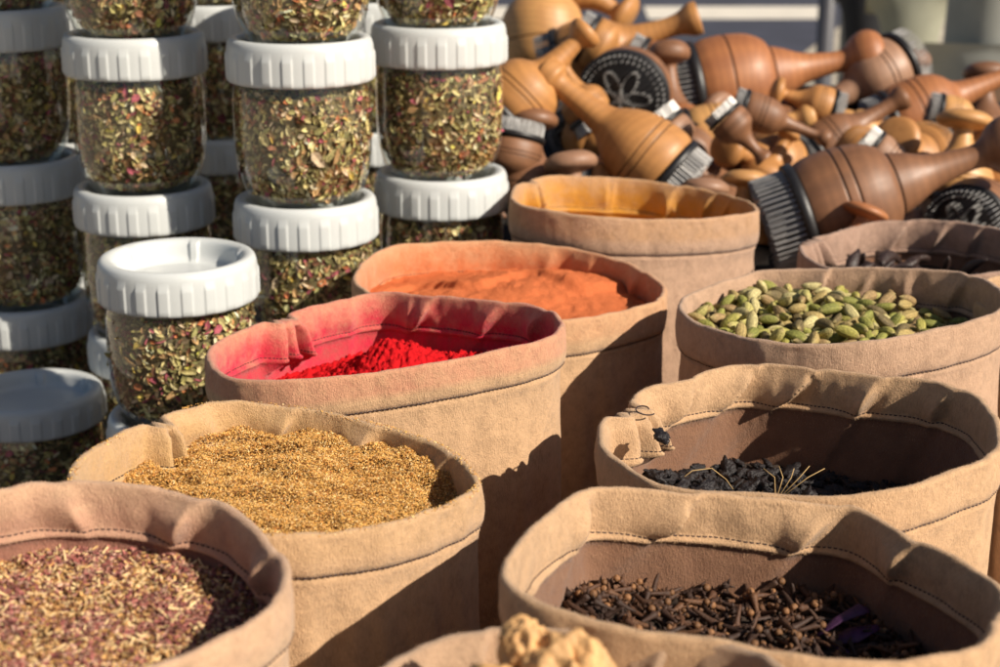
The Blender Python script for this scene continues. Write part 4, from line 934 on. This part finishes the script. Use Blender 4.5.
def person(px, dist, rz, h, trousers, jacket, label, hem=.95):
    p = at(px, 10, dist); e = empty('person', (p.x, p.y, GZ)); e.rotation_euler = (0, 0, rz); e.scale = (h / 1.72,) * 3; tag(e, label, 'person')
    Vv = [(0, 0, .95), (0, 0, 1.12), (0, -.01, 1.30), (0, 0, 1.43), (0, 0, 1.50), (0, -.015, 1.58), (0, -.02, 1.66)]; Ev = [(0, 1), (1, 2), (2, 3), (3, 4), (4, 5), (5, 6)]
    rr = [(.115, .08), (.105, .075), (.125, .08), (.09, .06), (.055, .055), (.078, .092), (.07, .085)]
    for s in (-1, 1):
        b = len(Vv); Vv += [(s * .10, 0, .88), (s * .11, -.01, .50), (s * .115, .01, .09), (s * .12, -.12, .035)]; Ev += [(0, b), (b, b + 1), (b + 1, b + 2), (b + 2, b + 3)]; rr += [.095, .062, .042, (.045, .03)]
        b = len(Vv); Vv += [(s * .19, 0, 1.40), (s * .23, .03, 1.17), (s * .14, -.15, 1.33), (s * .09, -.20, 1.38)]; Ev += [(3, b), (b, b + 1), (b + 1, b + 2), (b + 2, b + 3)]; rr += [.055, .043, .030, (.036, .018)]
        hb = b + 3
        for f in range(4):
            b = len(Vv); Vv += [(s * .05, -.235, 1.40 + (f - 1.5) * .016), (s * (.012 + abs(f - 1.5) * .006), -.245, 1.41 + (f - 1.5) * .018)]; Ev += [(hb, b), (b, b + 1)]; rr += [.009, .008]
        b = len(Vv); Vv += [(s * .08, -.215, 1.425), (s * .055, -.225, 1.445)]; Ev += [(hb, b), (b, b + 1)]; rr += [.010, .009]
    skin_obj('body', Vv, Ev, rr, M['skin'], e)
    Vv = [(0, 0, 1.06)]; Ev = []; rr = [(.165, .125)]
    for s in (-1, 1):
        b = len(Vv); Vv += [(s * .10, 0, .86), (s * .11, -.01, .50), (s * .115, .01, .12)]; Ev += [(0, b), (b, b + 1), (b + 1, b + 2)]; rr += [.112, .082, .070]
    skin_obj('trousers', Vv, Ev, rr, trousers, e)
    Vv = [(0, 0, hem), (0, 0, 1.14), (0, -.01, 1.31), (0, 0, 1.43)]; Ev = [(0, 1), (1, 2), (2, 3)]; rr = [(.178, .135), (.165, .125), (.19, .13), (.115, .085)]
    for s in (-1, 1):
        b = len(Vv); Vv += [(s * .19, 0, 1.40), (s * .23, .03, 1.17), (s * .13, -.16, 1.34)]; Ev += [(3, b), (b, b + 1), (b + 1, b + 2)]; rr += [.075, .060, .046]
    skin_obj('jacket', Vv, Ev, rr, jacket, e)
    for s in (-1, 1):
        skin_obj('shoe', [(s * .115, .03, .05), (s * .12, -.06, .045), (s * .122, -.15, .032)], [(0, 1), (1, 2)], [(.052, .05), (.052, .04), (.048, .03)], M['shoe'], e)
    V, Fc = lathe([(max(math.sin(a), .001) * .095, -math.cos(a) * .115) for a in np.linspace(0.9, math.pi, 14)], 28); V = V + np.array([0, .012, 1.645]); mesh_np('hair', V, Fc, M['hair'], e)
    V, Fc = lathe([(.0001, -.02), (.012, -.014), (.014, 0), (.007, .016), (.0001, .024)], 10); nv = V + np.array([0, -.108, 1.60]); mesh_np('nose', nv, Fc, M['skin'], e)
    for s in (-1, 1):
        V, Fc = lathe([(max(math.sin(a), .001) * .010, -math.cos(a) * .010) for a in np.linspace(0, math.pi, 9)], 12); mesh_np('eye', V + np.array([s * .032, -.092, 1.625]), Fc, M['black'], e)
        V, Fc = lathe([(max(math.sin(a), .001) * .010, -math.cos(a) * .030) for a in np.linspace(0, math.pi, 9)], 12); mesh_np('ear', V + np.array([s * .086, -.005, 1.61]), Fc, M['skin'], e)
    V, Fc = tube([(-.026, -.100, 1.565), (0, -.108, 1.562), (.026, -.100, 1.565)], [.003, .006, .003], 8, .6); mesh_np('mouth', V, Fc, M['chilli'], e)
    return e
person(911, 6.0, 1.35, 1.74, M['khaki'], M['darkjk'], 'blurred person in khaki trousers standing side on in the street behind the heap')
person(872, 6.6, 1.2, 1.70, M['darkjk'], M['navy'], 'blurred person in black trousers just left of the one in khaki')
person(994, 4.2, 1.3, 1.78, M['greytr'], M['greytr'], 'blurred person in grey green coat at the upper right corner, nearest of the three', .72)
pp = at(950, 40, 4.6); pe = empty('post', (pp.x, pp.y, GZ)); tag(pe, 'dark leaning pole added as the shaded side of the person in the grey green coat', 'post')  # added pole, its dark strip stands in for the person's shaded side
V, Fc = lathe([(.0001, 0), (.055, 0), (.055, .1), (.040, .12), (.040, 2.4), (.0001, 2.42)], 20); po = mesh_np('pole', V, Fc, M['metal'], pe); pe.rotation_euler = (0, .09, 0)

# ================================================================== LIGHT
az = R(SUN_AZ); el = R(SUN_EL)
sd = bpy.data.lights.new('sun', 'SUN'); sd.energy = SUN_E; sd.angle = R(.53); sd.color = (1., .90, .76)
so = bpy.data.objects.new('sun', sd); COL.objects.link(so)
to = Vector((math.sin(az) * math.cos(el), -math.cos(az) * math.cos(el), math.sin(el)))     # towards the sun
so.rotation_euler = to.to_track_quat('Z', 'Y').to_euler()
w = bpy.data.worlds.new('World'); SC.world = w; w.use_nodes = True
nt = w.node_tree; sk = nt.nodes.new('ShaderNodeTexSky'); sk.sky_type = 'NISHITA'; sk.sun_disc = False
sk.sun_elevation = el; sk.sun_rotation = math.atan2(to.x, to.y)
sk.air_density = 1.; sk.dust_density = 1.2; sk.ozone_density = 1.
nt.links.new(sk.outputs[0], nt.nodes['Background'].inputs[0]); nt.nodes['Background'].inputs[1].default_value = SKY
SC.view_settings.view_transform = 'Standard'; SC.view_settings.look = 'None'; SC.view_settings.exposure = EXPO; SC.view_settings.gamma = 1
